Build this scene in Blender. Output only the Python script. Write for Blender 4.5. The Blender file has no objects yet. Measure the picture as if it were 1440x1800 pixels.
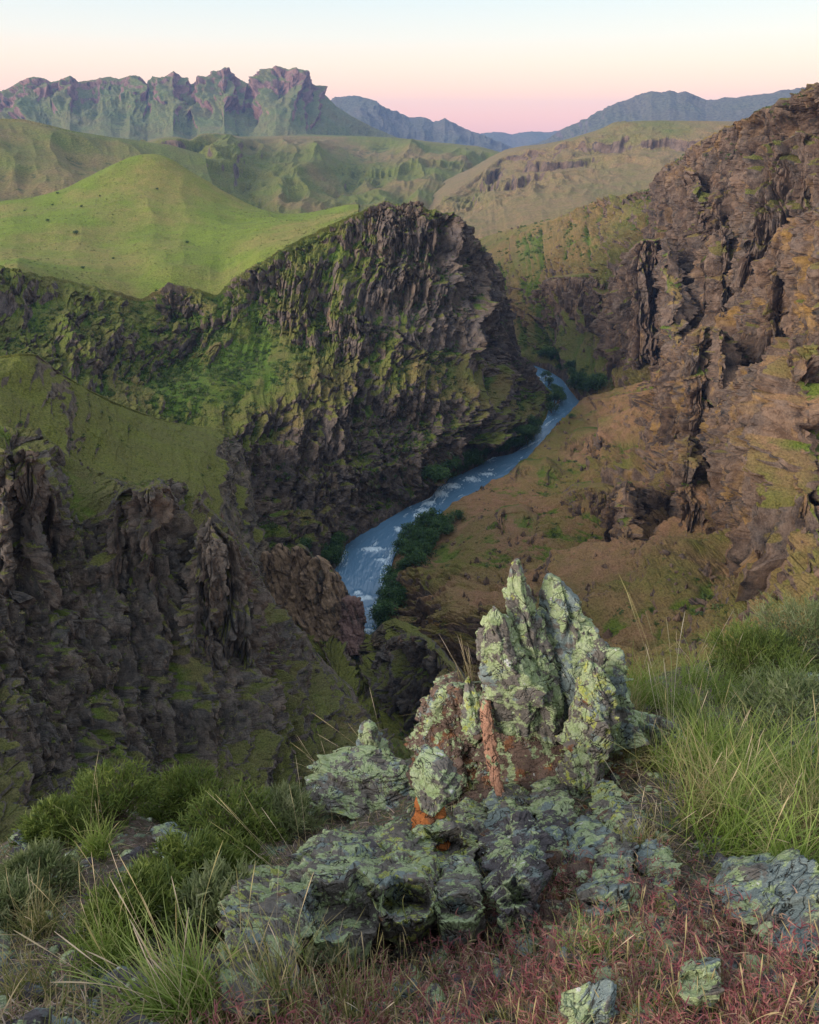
import bpy, math, random
import numpy as np
from mathutils import Vector
C = bpy.context.scene
QG = 1.0   # terrain mesh density
# ------------------------------------------------------------------ camera
H = 180.0                       # camera height above the river (river = z 0)
FPX, UC, VC = 1200.0, 720.0, 900.0
TH = math.radians(29.0)
cam_d = bpy.data.cameras.new("camera"); cam = bpy.data.objects.new("camera", cam_d)
C.collection.objects.link(cam); C.camera = cam
cam_d.sensor_fit = 'VERTICAL'; cam_d.sensor_height = 36.0; cam_d.lens = 24.0
cam_d.clip_start = 0.05; cam_d.clip_end = 60000
cam.location = (0, 0, H); cam.rotation_euler = (math.pi/2 - TH, 0, 0)
# ------------------------------------------------------------------ light
SUN_EL, SUN_AZ = math.radians(18), math.radians(240)      # glow low in the west, behind and left of the camera
w = bpy.data.worlds.new("World"); C.world = w; w.use_nodes = True
nt = w.node_tree; nt.nodes.clear()
N = nt.nodes.new; L = nt.links.new
out = N('ShaderNodeOutputWorld'); bg1 = N('ShaderNodeBackground'); bg2 = N('ShaderNodeBackground'); add = N('ShaderNodeAddShader')
sky = N('ShaderNodeTexSky'); sky.sky_type = 'NISHITA'; sky.sun_disc = False
sky.sun_elevation = math.radians(3); sky.sun_rotation = SUN_AZ; sky.altitude = 1000
L(sky.outputs[0], bg1.inputs[0]); bg1.inputs[1].default_value = 0.05
tc = N('ShaderNodeTexCoord'); sp = N('ShaderNodeSeparateXYZ'); L(tc.outputs['Generated'], sp.inputs[0])
rp = N('ShaderNodeValToRGB'); L(sp.outputs['Z'], rp.inputs[0])
def ramp(rp, stops):
    e = rp.color_ramp.elements
    while len(e) > 1: e.remove(e[-1])
    e[0].position = stops[0][0]; e[0].color = (*stops[0][1], 1)
    for p, c in stops[1:]:
        x = e.new(p); x.color = (*c, 1)
ramp(rp, [(0.0, (.98,.50,.39)), (.018, (1.08,.56,.40)), (.045, (1.10,.67,.46)), (.075, (.97,.75,.57)),
          (.10, (.82,.77,.67)), (.14, (.66,.73,.72)), (.25, (.65,.71,.76)), (.5, (.75,.83,.90)), (1.0, (.79,.87,.96))])
L(rp.outputs[0], bg2.inputs[0]); bg2.inputs[1].default_value = 1.0
L(bg1.outputs[0], add.inputs[0]); L(bg2.outputs[0], add.inputs[1]); L(add.outputs[0], out.inputs[0])
sd = bpy.data.lights.new("sun", 'SUN'); so = bpy.data.objects.new("sun", sd); C.collection.objects.link(so)
sd.energy = 4.6; sd.angle = math.radians(28); sd.color = (1.0, .89, .77)
sdir = Vector((math.sin(SUN_AZ)*math.cos(SUN_EL), math.cos(SUN_AZ)*math.cos(SUN_EL), math.sin(SUN_EL)))
so.rotation_euler = sdir.to_track_quat('Z', 'Y').to_euler()
C.view_settings.view_transform = 'Standard'; C.view_settings.look = 'None'
C.view_settings.exposure = 0.30; C.view_settings.gamma = 1.0
C.cycles.use_denoising = True
C.cycles.max_bounces = 4; C.cycles.diffuse_bounces = 2; C.cycles.glossy_bounces = 2; C.cycles.volume_bounces = 0
C.cycles.transparent_max_bounces = 6
# ------------------------------------------------------------------ helpers
CT, ST = math.cos(TH), math.sin(TH)
def P(u, v, d):
    """world point seen at photo pixel (u,v), at horizontal distance d"""
    u = np.asarray(u, float); v = np.asarray(v, float); d = np.asarray(d, float)
    yu = VC - v; fx = u - UC; fy = FPX*CT + yu*ST; fz = yu*CT - FPX*ST
    k = np.where(d <= 0, (d - H)/np.minimum(fz, -1e-3), d/np.sqrt(fx*fx + fy*fy))     # d <= 0: the point at that height instead
    return np.stack([fx*k, fy*k, H + fz*k], -1)
def PZ(u, v, z):
    yu = VC - v; fx = u - UC; fy = FPX*CT + yu*ST; fz = yu*CT - FPX*ST
    k = (z - H)/fz
    return (fx*k, fy*k, z)
TAB = np.random.RandomState(7).rand(64, 64, 64).astype(np.float32)*2 - 1
def vnoise(x, y, z):
    xi = np.floor(x); yi = np.floor(y); zi = np.floor(z)
    fx = (x-xi).astype(np.float32); fy = (y-yi).astype(np.float32); fz = (z-zi).astype(np.float32)
    fx = fx*fx*(3-2*fx); fy = fy*fy*(3-2*fy); fz = fz*fz*(3-2*fz)
    x0 = xi.astype(np.int64) & 63; y0 = yi.astype(np.int64) & 63; z0 = zi.astype(np.int64) & 63
    x1 = (x0+1) & 63; y1 = (y0+1) & 63; z1 = (z0+1) & 63
    a = TAB[x0,y0,z0]*(1-fx) + TAB[x1,y0,z0]*fx; b = TAB[x0,y1,z0]*(1-fx) + TAB[x1,y1,z0]*fx
    c = TAB[x0,y0,z1]*(1-fx) + TAB[x1,y0,z1]*fx; d = TAB[x0,y1,z1]*(1-fx) + TAB[x1,y1,z1]*fx
    a = a*(1-fy) + b*fy; c = c*(1-fy) + d*fy
    return a*(1-fz) + c*fz
def fbm(p, s, o=4, g=.5, sz=None, seed=0, ridge=False):
    """fractal noise of p at size s (and size sz in height)"""
    sz = sz or s; f = 1.0; a = 1.0; t = 0; r = 0
    for i in range(o):
        q = vnoise(p[...,0]/s*f + seed*3.7 + i*11.3, p[...,1]/s*f + seed*5.1 + i*7.9, p[...,2]/sz*f + seed*1.3 + i*5.7)
        if ridge: q = 1 - 2*np.abs(q)
        r = r + q*a; t += a; f *= 2.03; a *= g
    return r/t
def hash3(i, j, k, n):
    return TAB[(i+n*17) & 63, (j+n*29) & 63, (k+n*41) & 63]
def facets(p, s, sz=None, seed=0, tilt=.9):
    """broken-rock noise: every random cell is its own tilted plane; returns (height, cell value, edge distance)"""
    sz = sz or s
    q = np.stack([p[...,0]/s + seed*2.3, p[...,1]/s + seed*1.7, p[...,2]/sz + seed*.9], -1)
    base = np.floor(q).astype(np.int64)
    best = np.full(q.shape[:-1], 9., np.float32); sec = best.copy(); hgt = np.zeros_like(best); val = np.zeros_like(best)
    for di in (-1,0,1):
        for dj in (-1,0,1):
            for dk in (-1,0,1):
                i = base[...,0]+di; j = base[...,1]+dj; k = base[...,2]+dk
                dx = q[...,0]-i-.5-.42*hash3(i,j,k,1); dy = q[...,1]-j-.5-.42*hash3(i,j,k,2); dz = q[...,2]-k-.5-.42*hash3(i,j,k,3)
                d = (dx*dx+dy*dy+dz*dz).astype(np.float32)
                h = hash3(i,j,k,4) + tilt*(hash3(i,j,k,5)*dx + hash3(i,j,k,6)*dy + hash3(i,j,k,7)*dz)
                m = d < best
                sec = np.where(m, best, np.minimum(sec, d)); val = np.where(m, hash3(i,j,k,8), val)
                hgt = np.where(m, h, hgt); best = np.where(m, d, best)
    return hgt, val, np.sqrt(sec) - np.sqrt(best)
def sstep(a, b, x):
    t = np.clip((x-a)/(b-a), 0, 1); return t*t*(3-2*t)
def normals(G):
    du = np.empty_like(G); dv = np.empty_like(G)
    du[:,1:-1] = G[:,2:]-G[:,:-2]; du[:,0] = G[:,1]-G[:,0]; du[:,-1] = G[:,-1]-G[:,-2]
    dv[1:-1] = G[2:]-G[:-2]; dv[0] = G[1]-G[0]; dv[-1] = G[-1]-G[-2]
    n = np.cross(dv, du); l = np.linalg.norm(n, axis=-1, keepdims=True)
    return n/np.maximum(l, 1e-9)
def blur(A, k):
    if k < 1: return A
    for ax in (0, 1):
        for _ in range(2):
            c = np.cumsum(np.concatenate([np.repeat(A.take([0],ax), k+1, ax), A, np.repeat(A.take([-1],ax), k, ax)], ax), ax)
            n = A.shape[ax]
            A = (c.take(range(2*k+1, 2*k+1+n), ax) - c.take(range(0, n), ax))/(2*k+1)
    return A
def resample(row, n, byu=False):
    r = np.array([list(x)+[1.0]*(4-len(x)) for x in row], float)
    p = r.copy(); t = np.concatenate([[0], np.cumsum(np.hypot(np.diff(p[:,0]), np.diff(p[:,1])))]); t /= t[-1]
    if byu: t = np.maximum.accumulate((r[:,0]-r[0,0])/(r[-1,0]-r[0,0])+np.arange(len(r))*1e-6); t = (t-t[0])/(t[-1]-t[0])*.75+.25*np.concatenate([[0], np.cumsum(np.hypot(np.diff(p[:,0]), np.diff(p[:,1])))])/np.hypot(np.diff(p[:,0]), np.diff(p[:,1])).sum()
    q = np.linspace(0, 1, n)
    return np.stack([np.interp(q, t, r[:,k]) for k in range(4)], -1)
def grid(rows, nu, nv, back=None, skirt=40, smooth=6, byu=True):
    """loft the rows (each a polyline of (u,v,distance[,cliff])) into a dense sheet of points + cliff weight"""
    R = []
    for r in rows:
        if r[0] == 'W':
            a = np.array(r[1], float); q = np.linspace(0, len(a)-1, nu); R.append(np.stack([np.interp(q, np.arange(len(a)), a[:,k]) for k in range(3)]+[0*q], -1)); continue
        a = resample(r, nu, byu); R.append(np.concatenate([P(a[:,0],a[:,1],a[:,2]), a[:,3:4]], -1))
    px = [np.mean(np.hypot(*(resample(rows[i], 60)[:,:2]-resample(rows[i+1], 60)[:,:2]).T)) if rows[i+1][0] != 'W' and rows[i][0] != 'W' else 40. for i in range(len(rows)-1)]
    if back:
        c = R[0]; rad = c[:,:2]/np.linalg.norm(c[:,:2],axis=1,keepdims=True)
        bs = []
        for dist, drop in back:
            b = c.copy(); b[:,:2] += rad*dist; b[:,2] = np.maximum(b[:,2]-drop, -12); bs.append(b)
        R = bs[::-1]+R; px = [max(px)*.3]*len(bs)+px
    if skirt:
        b = R[-1].copy(); b[:,2] -= skirt; R.append(b); px.append(max(8, sum(px)*.03))
    R = np.stack(R); n = len(R); cnt = [max(3, int(nv*x/sum(px))) for x in px]
    outp = []
    for i in range(n-1):
        p0 = R[max(i-1,0)]; p1 = R[i]; p2 = R[i+1]; p3 = R[min(i+2,n-1)]
        for t in np.arange(cnt[i])/cnt[i]:
            a = .5*((2*p1)+(p2-p0)*t+(2*p0-5*p1+4*p2-p3)*t*t+(3*p1-p0-3*p2+p3)*t**3)
            l = p1*(1-t)+p2*t
            outp.append(a*.6+l*.4)
    outp.append(R[-1]); G = np.stack(outp); grid.crest = sum(cnt[:len(back)]) if back else 0
    if smooth: 
        k = smooth
        A = G.copy(); c = np.cumsum(np.concatenate([np.repeat(A[:,:1],k+1,1),A,np.repeat(A[:,-1:],k,1)],1),1); m = A.shape[1]
        G = (c[:,2*k+1:2*k+1+m]-c[:,:m])/(2*k+1)
    return G[...,:3], np.clip(G[...,3],0,1)
def mesh_from(name, V, F, attrs=None, mat=None, smooth=True):
    me = bpy.data.meshes.new(name)
    V = np.asarray(V, np.float32).reshape(-1,3); F = np.asarray(F, np.int32); k = F.shape[1]
    me.vertices.add(len(V)); me.vertices.foreach_set('co', V.ravel())
    me.loops.add(F.size); me.loops.foreach_set('vertex_index', F.ravel())
    me.polygons.add(len(F)); me.polygons.foreach_set('loop_start', np.arange(0, F.size, k, dtype=np.int32))
    me.polygons.foreach_set('use_smooth', np.full(len(F), smooth))
    for a, x in (attrs or {}).items():
        t = me.attributes.new(a, 'FLOAT', 'POINT'); t.data.foreach_set('value', np.asarray(x, np.float32).ravel())
    me.update(calc_edges=True)
    if mat: me.materials.append(mat)
    return me
def grid_faces(r, c, closed=False):
    i = np.arange(r*c).reshape(r, c)
    if closed: i = np.concatenate([i, i[:,:1]], 1)
    return np.stack([i[:-1,:-1], i[1:,:-1], i[1:,1:], i[:-1,1:]], -1).reshape(-1,4)
def link(name, me, label=None, cat=None, kind=None, group=None, parent=None, loc=None):
    o = bpy.data.objects.new(name, me); C.collection.objects.link(o)
    if label: o['label'] = label
    if cat: o['category'] = cat
    if kind: o['kind'] = kind
    if group: o['group'] = group
    if parent: o.parent = parent
    if loc is not None: o.location = loc
    return o
# ------------------------------------------------------------------ materials
class Mat:
    def __init__(s, name, rough=.9):
        s.m = bpy.data.materials.new(name); s.m.use_nodes = True; s.t = s.m.node_tree
        s.b = s.t.nodes['Principled BSDF']; s.b.inputs['Roughness'].default_value = rough
        s.b.inputs['Specular IOR Level'].default_value = .2
        s.g = s.n('ShaderNodeNewGeometry'); s.pos = s.g.outputs['Position']
    def n(s, t, **k):
        x = s.t.nodes.new(t)
        for a, b in k.items(): setattr(x, a, b)
        return x
    def l(s, a, b): s.t.links.new(a, b)
    def noise(s, size, detail=3, dist=0, sc=(1,1,1), vec=None, rough=.55):
        mp = s.n('ShaderNodeMapping'); s.l(vec or s.pos, mp.inputs[0]); mp.inputs['Scale'].default_value = [q/size for q in sc]
        x = s.n('ShaderNodeTexNoise'); x.inputs['Scale'].default_value = 1; x.inputs['Detail'].default_value = detail
        x.inputs['Distortion'].default_value = dist; x.inputs['Roughness'].default_value = rough
        s.l(mp.outputs[0], x.inputs['Vector']); return x.outputs[0]
    def voro(s, size, sc=(1,1,1), feature='F1', out='Distance', vec=None):
        mp = s.n('ShaderNodeMapping'); s.l(vec or s.pos, mp.inputs[0]); mp.inputs['Scale'].default_value = [q/size for q in sc]
        x = s.n('ShaderNodeTexVoronoi', feature=feature); x.inputs['Scale'].default_value = 1
        s.l(mp.outputs[0], x.inputs['Vector']); return x.outputs[out]
    def rng(s, v, a, b, lo=0, hi=1):
        x = s.n('ShaderNodeMapRange', clamp=True); s.l(v, x.inputs[0])
        for i, q in zip((1,2,3,4), (a,b,lo,hi)): x.inputs[i].default_value = q
        return x.outputs[0]
    def math(s, op, a, b):
        x = s.n('ShaderNodeMath', operation=op)
        for i, q in enumerate((a, b)):
            if isinstance(q, (int, float)): x.inputs[i].default_value = q
            else: s.l(q, x.inputs[i])
        return x.outputs[0]
    def mix(s, f, a, b, mode='MIX'):
        x = s.n('ShaderNodeMix', data_type='RGBA', blend_type=mode)
        for sock, q in ((x.inputs[0], f), (x.inputs[6], a), (x.inputs[7], b)):
            if isinstance(q, tuple): sock.default_value = (*q, 1)
            elif isinstance(q, (int, float)): sock.default_value = q
            else: s.l(q, sock)
        return x.outputs[2]
    def attr(s, name):
        x = s.n('ShaderNodeAttribute', attribute_name=name); return x.outputs['Fac']
    def col(s, c): s.l(c, s.b.inputs['Base Color'])
    def bump(s, h, dist, strength=.6):
        x = s.n('ShaderNodeBump'); x.inputs['Distance'].default_value = dist; x.inputs['Strength'].default_value = strength
        s.l(h, x.inputs['Height']); s.l(x.outputs[0], s.b.inputs['Normal'])
def terrain_mat(name, S, rock, rock2, grass, grass2, dry, bush, dryamt=.5, bushamt=.5, ochre=None, lush=None):
    """S: size of one rock block. rock mask comes from the steepness of the built ground"""
    m = Mat(name, .95)
    r = m.attr('rock'); gul = m.attr('damp')
    cx = m.n('ShaderNodeCombineXYZ'); m.l(m.attr('ps'), cx.inputs[0]); m.l(m.math('MULTIPLY', m.attr('pt'), .24), cx.inputs[1]); strk = cx.outputs[0]
    n1 = m.noise(S*6, 5); n2 = m.noise(S*.8, 6); n3 = m.noise(S*1.1, 5, vec=strk, rough=.65); n4 = m.noise(S*16, 5)
    fine = m.noise(S*.14, 5, rough=.75); n5 = m.noise(S*2.5, 5, rough=.65)
    rk = m.mix(m.rng(n3, .38, .62), rock, rock2)
    if ochre: rk = m.mix(m.math('MULTIPLY', m.rng(m.math('ADD', m.noise(S*2.6, 5, vec=strk, rough=.65), m.math('MULTIPLY', m.attr('side'), .12)), .64, .74), .8), rk, ochre)
    rk = m.mix(m.rng(m.noise(S*.5, 5, vec=strk, rough=.7), .47, .37), rk, (.014,.012,.013))
    rk = m.mix(m.rng(m.math('ADD', m.math('MULTIPLY', fine, .45), m.math('MULTIPLY', n2, .55)), .40, .60), m.mix(.55, rk, (.012,.011,.012)), m.mix(.14, rk, (.62,.52,.44)))
    gr = m.mix(m.rng(n5, .38, .62), grass, grass2)
    dr = m.mix(m.rng(m.noise(S*1.3, 4), .4, .6), dry, m.mix(.5, dry, grass2))
    gr = m.mix(m.rng(m.math('ADD', n4, m.math('MULTIPLY', n1, .4)), .86-.34*dryamt, 1.0-.34*dryamt, 0, .95), gr, dr)
    if lush: gr = m.mix(m.rng(m.math('ADD', m.math('MULTIPLY', gul, .8), m.math('MULTIPLY', m.noise(S*4, 5), 1.0)), .62, .85), gr, lush)
    b = m.math('MULTIPLY', m.rng(m.math('ADD', m.noise(S*.9, 5), m.math('MULTIPLY', gul, .22)), .74-.1*bushamt, .8-.1*bushamt), .8)
    gr = m.mix(b, gr, bush)
    gr = m.mix(m.rng(fine, .35, .6), m.mix(.5, gr, (.01,.012,.005)), m.mix(.12, gr, (.6,.5,.25)))
    k = m.rng(m.math('ADD', r, m.math('MULTIPLY', m.math('SUBTRACT', m.math('MULTIPLY', m.math('ADD', n2, n3), .5), .5), 1.4)), .40, .60)
    hs = m.n('ShaderNodeHueSaturation'); hs.inputs['Saturation'].default_value = 1.13; hs.inputs['Value'].default_value = .97
    m.l(m.mix(k, gr, m.mix(.10, rk, (.02,.025,.03))), hs.inputs['Color']); m.col(hs.outputs[0])
    m.bump(m.math('ADD', fine, n2), S*.35, .7)
    return m.m
def terrace(z, per, k, warp, lo=.55):
    q = (z+warp)/per; f = q-np.floor(q)
    st = np.floor(q)+sstep(lo, 1.0, f)
    return z + k*(st-q)*per
def landform(name, label, cat, rows, S, mat, nu=700, nv=450, back=None, skirt=40, smooth=6, amp=1., rib=0., ribw=12., col=0., colw=3.,
             blocks=0., per=0., tk=.7, rolling=0., rockbias=0., seed=0, kind='structure', slope0=.62, Q=1.0, gully=0., gw=60., skew=0., river_side=False, byu=True, crest_keep=True, ribz=3.6, vert=False, crag=0., cragw=30., world=False, rough=.2, flat=False):
    global STAT
    Q = Q*QG; nu = int(nu*Q); nv = int(nv*Q)
    G, c = grid(rows, nu, nv, back, skirt, smooth, byu)
    n = blur(normals(G), max(2, int(10*Q))); n /= np.maximum(np.linalg.norm(n, axis=-1, keepdims=True), 1e-6)
    hm = np.linalg.norm(n[...,:2], axis=-1); nh = n.copy(); nh[...,2] *= .3; nh /= np.maximum(np.linalg.norm(nh, axis=-1, keepdims=True), 1e-6); nh *= sstep(.1, .5, hm)[...,None]
    if vert: nh = n
    # surface coordinates: metres along the strike and metres down the slope, so ribs and gullies run downhill
    ds = np.linalg.norm(np.diff(G,axis=1),axis=-1).mean(0); dt = np.median(np.linalg.norm(np.diff(G,axis=0),axis=-1),axis=1)
    sa = np.concatenate([[0],np.cumsum(ds)])[None,:]+0*c; ta = np.concatenate([[0],np.cumsum(dt)])[:,None]+0*c
    sa = sa + fbm(G, ribw*5, 3, seed=seed+20)*ribw*.7 + skew*ta
    PP = np.stack([sa, 0*sa+seed, ta], -1)
    if world: PP = np.stack([G[...,0]+fbm(G, ribw*5, 3, seed=seed+21)*ribw*.6, G[...,1], G[...,2]*1.25], -1)
    off = np.abs(ta-ta[grid.crest]) if crest_keep else ta*0+1e9
    wt = lambda m: .06+.94*sstep(0, m, off)
    low = .12+.88*sstep(1, 14, G[...,2]) if river_side else 1.0
    if grid.crest: low = low*np.where(np.arange(c.shape[0]) < grid.crest-2, .12, 1.0)[:,None]
    if rolling: G = G + n*(fbm(G, S*14, 4, seed=seed)*rolling*low)[...,None]
    gl = np.zeros(c.shape)
    if gully:
        gl = fbm(PP, gw, 4, .5, sz=gw*3.2, seed=seed+3, ridge=True)
        G = G + nh*((gl-.45)*gully*(.3+.7*c)*low*wt(gw*.6))[...,None]
    cl = c*sstep(-.3, .2, fbm(G, ribw*3.5, 3, seed=seed+9)+(c-.55))
    if rib:
        rb = fbm(PP, ribw, 4, .5, sz=ribw*ribz, seed=seed+1, ridge=True)
        G = G + nh*((rb-.35)*rib*(.25+.75*cl)*low*wt(ribw*.6))[...,None]
    if per:
        wv = fbm(G, per*3, 3, seed=seed+2)*per*.8
        G = G.copy(); G[...,2] = terrace(G[...,2], per, 1, wv)*tk*c**3*low*wt(per*1.2) + G[...,2]*(1-tk*c**3*low*wt(per*1.2))
    if col:
        h, val, e = facets(PP, colw, colw*3.2, seed=seed, tilt=.5)
        G = G + nh*((h*.6 - .5*sstep(.25, 0, e))*col*(.06+.94*cl)*low)[...,None]
    if flat:
        h, val, e = facets(PP, colw*.42, colw*1.0, seed=seed+6, tilt=.8)
        G = G + nh*((h*.55 - .5*sstep(.16, 0, e))*col*.36*(.1+.9*cl)*low)[...,None]
    if blocks:
        h, val, e = facets(G, S*.9, S*1.5, seed=seed+4)
        G = G + nh*(h*blocks*(.1+.9*cl)*low)[...,None]
    G = G + n*(fbm(G, S*1.6, 5, .55, seed=seed+5)*S*.35*amp*(rough+(1-rough)*cl)*low)[...,None]
    if crag: G[...,2] += (fbm(PP*[1,1,.3], cragw, 4, .6, seed=seed+8, ridge=True)-.3)*crag*c*sstep(cragw*3, 0, off)
    nn = normals(G); nn = blur(nn, max(1, int(2*Q))); nn /= np.maximum(np.linalg.norm(nn, axis=-1, keepdims=True), 1e-6)
    rock = sstep(slope0+.17, slope0-.17, nn[...,2] - rockbias*.0 + (1-c)*.42 - rockbias - .14*sstep(.88,1,c))
    zz = blur(G[...,2], int(10*Q)); damp = np.clip((zz-G[...,2])/(S*.6), -1, 1) + (.45-gl if gully else 0)
    me = mesh_from(name, G, grid_faces(*c.shape), {'rock': rock, 'damp': damp, 'side': nn[...,0]*-1, 'ps': sa, 'pt': ta}, mat, not flat)
    return link(name, me, label, cat, kind), G, rock, damp, nn

# ------------------------------------------------------------------ terrain colours
PURP = (.07,.06,.06); BRN = (.115,.085,.065)
GR = (.085,.13,.022); GR2 = (.055,.082,.022); DRY = (.23,.165,.075); BUSH = (.028,.055,.014)
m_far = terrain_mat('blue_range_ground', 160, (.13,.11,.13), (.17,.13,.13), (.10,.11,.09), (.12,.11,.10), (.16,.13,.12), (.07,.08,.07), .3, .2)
m_range = terrain_mat('rock_range_ground', 60, (.26,.145,.125), (.32,.17,.14), (.12,.16,.06), (.16,.15,.07), (.16,.15,.07), (.05,.07,.03), .3, .3)
m_mid = terrain_mat('grass_hill_ground', 26, (.15,.105,.085), (.18,.12,.085), (.12,.155,.035), (.13,.135,.04), (.24,.165,.09), (.04,.06,.018), .52, .25)
m_plat = terrain_mat('plateau_ground', 22, (.15,.105,.085), (.19,.12,.085), (.12,.145,.045), (.16,.15,.065), (.26,.175,.11), (.06,.08,.025), .95, .2)
m_green = terrain_mat('green_hill_ground', 9, (.10,.085,.06), (.12,.10,.07), (.165,.235,.038), (.13,.18,.034), (.25,.215,.08), (.06,.09,.015), .62, .0)
m_butte = terrain_mat('butte_ground', 5, (.095,.078,.078), (.15,.105,.075), (.085,.125,.02), (.11,.11,.035), (.18,.13,.065), (.03,.055,.012), .45, .6, (.26,.17,.09), (.055,.125,.016))
m_rfar = terrain_mat('far_wall_ground', 6, (.125,.095,.082), (.19,.12,.085), (.10,.12,.03), (.13,.115,.045), (.25,.16,.085), (.05,.07,.018), .7, .3, (.28,.17,.08), (.07,.12,.02))
m_rnear = terrain_mat('brown_slope_ground', 3.6, (.125,.09,.075), (.21,.125,.08), (.13,.125,.035), (.18,.125,.06), (.28,.155,.11), (.045,.07,.016), .75, .5, (.40,.23,.06), (.085,.13,.02))
m_sad = terrain_mat('saddle_ground', 4, (.10,.085,.075), (.16,.12,.08), (.125,.145,.030), (.115,.12,.036), (.22,.18,.085), (.04,.065,.016), .35, .1, (.30,.20,.10))
m_left = terrain_mat('dark_cliff_ground', 1.7, (.072,.072,.072), (.12,.09,.07), (.085,.105,.03), (.085,.085,.038), (.15,.12,.065), (.03,.06,.015), .35, .35, (.20,.085,.04), (.07,.12,.02))
# ------------------------------------------------------------------ far land
gs = bpy.data.meshes.new('ground'); R_ = 13000
mesh_g = mesh_from('ground', [(-R_,-60,-14),(R_,-60,-14),(R_,14000,-14),(-R_,14000,-14)], [(0,1,2,3)], {'rock':[0]*4,'damp':[0]*4}, m_mid)
link('ground', mesh_g, 'low ground under the hills', 'ground', 'structure')
def shift(row, dv, d, c=None, du=0):
    return [(p[0]+du, p[1]+dv, d) + ((c,) if c is not None else ()) for p in row]
cr = [(540,200),(560,190),(575,180),(590,171),(612,169),(632,168),(650,176),(670,186),(700,199),(720,206),(745,207),(762,215),(782,209),(800,216),(820,228),(840,233),(856,240),(875,250),(900,262),(930,280),(960,300)]
landform('far_mountain','blue jagged mountain ridge behind the shoulder of the left rocky range','mountain',
  [shift(cr,0,7600,1), shift(cr,28,7100,.6), shift(cr,60,6700,.3), shift(cr,120,6000,.2)], 160, m_far, 420, 120, back=[(500,250),(1500,900)], smooth=0, gully=170, gw=300, rib=40, ribw=90, amp=.25, seed=31, crag=16, cragw=90, skirt=400)
cr = [(800,240),(840,236),(870,233),(900,236),(935,230),(960,232),(990,229),(1030,232),(1080,238)]
landform('far_mountain','faintest pale blue ridge low on the horizon in the valley gap','mountain',
  [shift(cr,0,10500,1), shift(cr,20,10000,.6), shift(cr,50,9300,.3)], 200, m_far, 300, 70, back=[(500,250),(1500,900)], smooth=0, gully=140, gw=500, rib=40, ribw=200, amp=.2, seed=32, crag=16, cragw=120, skirt=500)
cr = [(930,262),(960,246),(985,231),(1003,221),(1030,211),(1050,201),(1068,190),(1085,181),(1110,173),(1128,166),(1145,161),(1162,164),(1177,160),(1192,165),(1205,164),(1225,172),(1240,178),(1260,174),(1290,172),(1310,170),(1325,168),(1350,165),(1372,160),(1400,157),(1430,153),(1480,145),(1560,150),(1660,170)]
landform('far_mountain','broad blue mauve mountain on the right horizon behind the plateau','mountain',
  [shift(cr,0,6600,1), shift(cr,25,6100,.6), shift(cr,60,5600,.3), shift(cr,100,5200,.2)], 150, m_far, 600, 130, back=[(500,250),(1500,900)], smooth=0, gully=150, gw=300, rib=40, ribw=90, amp=.3, seed=33, crag=18, cragw=90, skirt=400)
cr = [(-200,190),(-120,170),(-60,178),(0,168),(15,155),(35,143),(60,136),(80,138),(90,145),(108,138),(124,135),(138,145),(155,142),(175,137),(195,136),(210,140),(228,134),(245,140),(258,148),(275,141),(290,136),(305,126),(320,138),(336,147),(350,140),(368,132),(385,124),(396,118),(410,131),(422,143),(438,147),(447,144),(455,133),(470,125),(485,116),(500,121),(515,124),(530,131),(540,138),(547,150),(560,157),(575,170),(590,186),(620,205),(660,225),(700,242),(740,256),(800,275)]
landform('rocky_range','long purple grey rocky range with a saw toothed crest on the left horizon','mountain',
  [[p+(4700,1 if p[0] < 570 else .1) for p in cr], [(p[0],p[1]+22,4450,1 if p[0] < 570 else .1) for p in cr], [(p[0],min(p[1]+60,262+p[0]*.02),4150,.75 if p[0] < 570 else .05) for p in cr], [(p[0],min(p[1]+95,270+p[0]*.02),3800,.1) for p in cr], [(p[0],282,3300,0) for p in cr]], 55, m_range, 1000, 300,
  back=[(300,150),(1200,600)], smooth=0, gully=120, gw=170, rib=40, ribw=50, amp=.35, seed=34, crag=8, cragw=80, skirt=300, slope0=.72)
# middle hills
landform('grass_hill','olive folded grass hills below the left end of the rocky range','hill',
  [[(-200,190,1900,.3),(0,205,1900,.3),(40,206,1880,.3),(80,215,1850,.3),(130,228,1850,.3),(190,238,1900,.3),(250,246,1950,.3),(300,256,1950,.3),(360,275,1950,.3)],
   [(-200,250,1700,.3),(0,240,1700,.4),(60,250,1680,.4),(120,262,1650,.5),(180,280,1650,.4),(250,285,1650,.3),(320,300,1650,.3),(380,320,1600,.3)],
   [(-200,320,1450,.4),(0,315,1450,.5),(80,322,1400,.4),(180,345,1350,.3),(300,350,1350,.3),(400,365,1350,.3)],
   [(-200,400,1150,.2),(0,400,1100,.2),(200,400,1100,.2),(420,405,1100,.2)]], 26, m_mid, 600, 260, back=[(150,40),(500,260)], gully=45, gw=150, rolling=16, rib=4, ribw=40, per=48, tk=1.0, blocks=1, amp=.3, seed=35, vert=True, slope0=.60)
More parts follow.
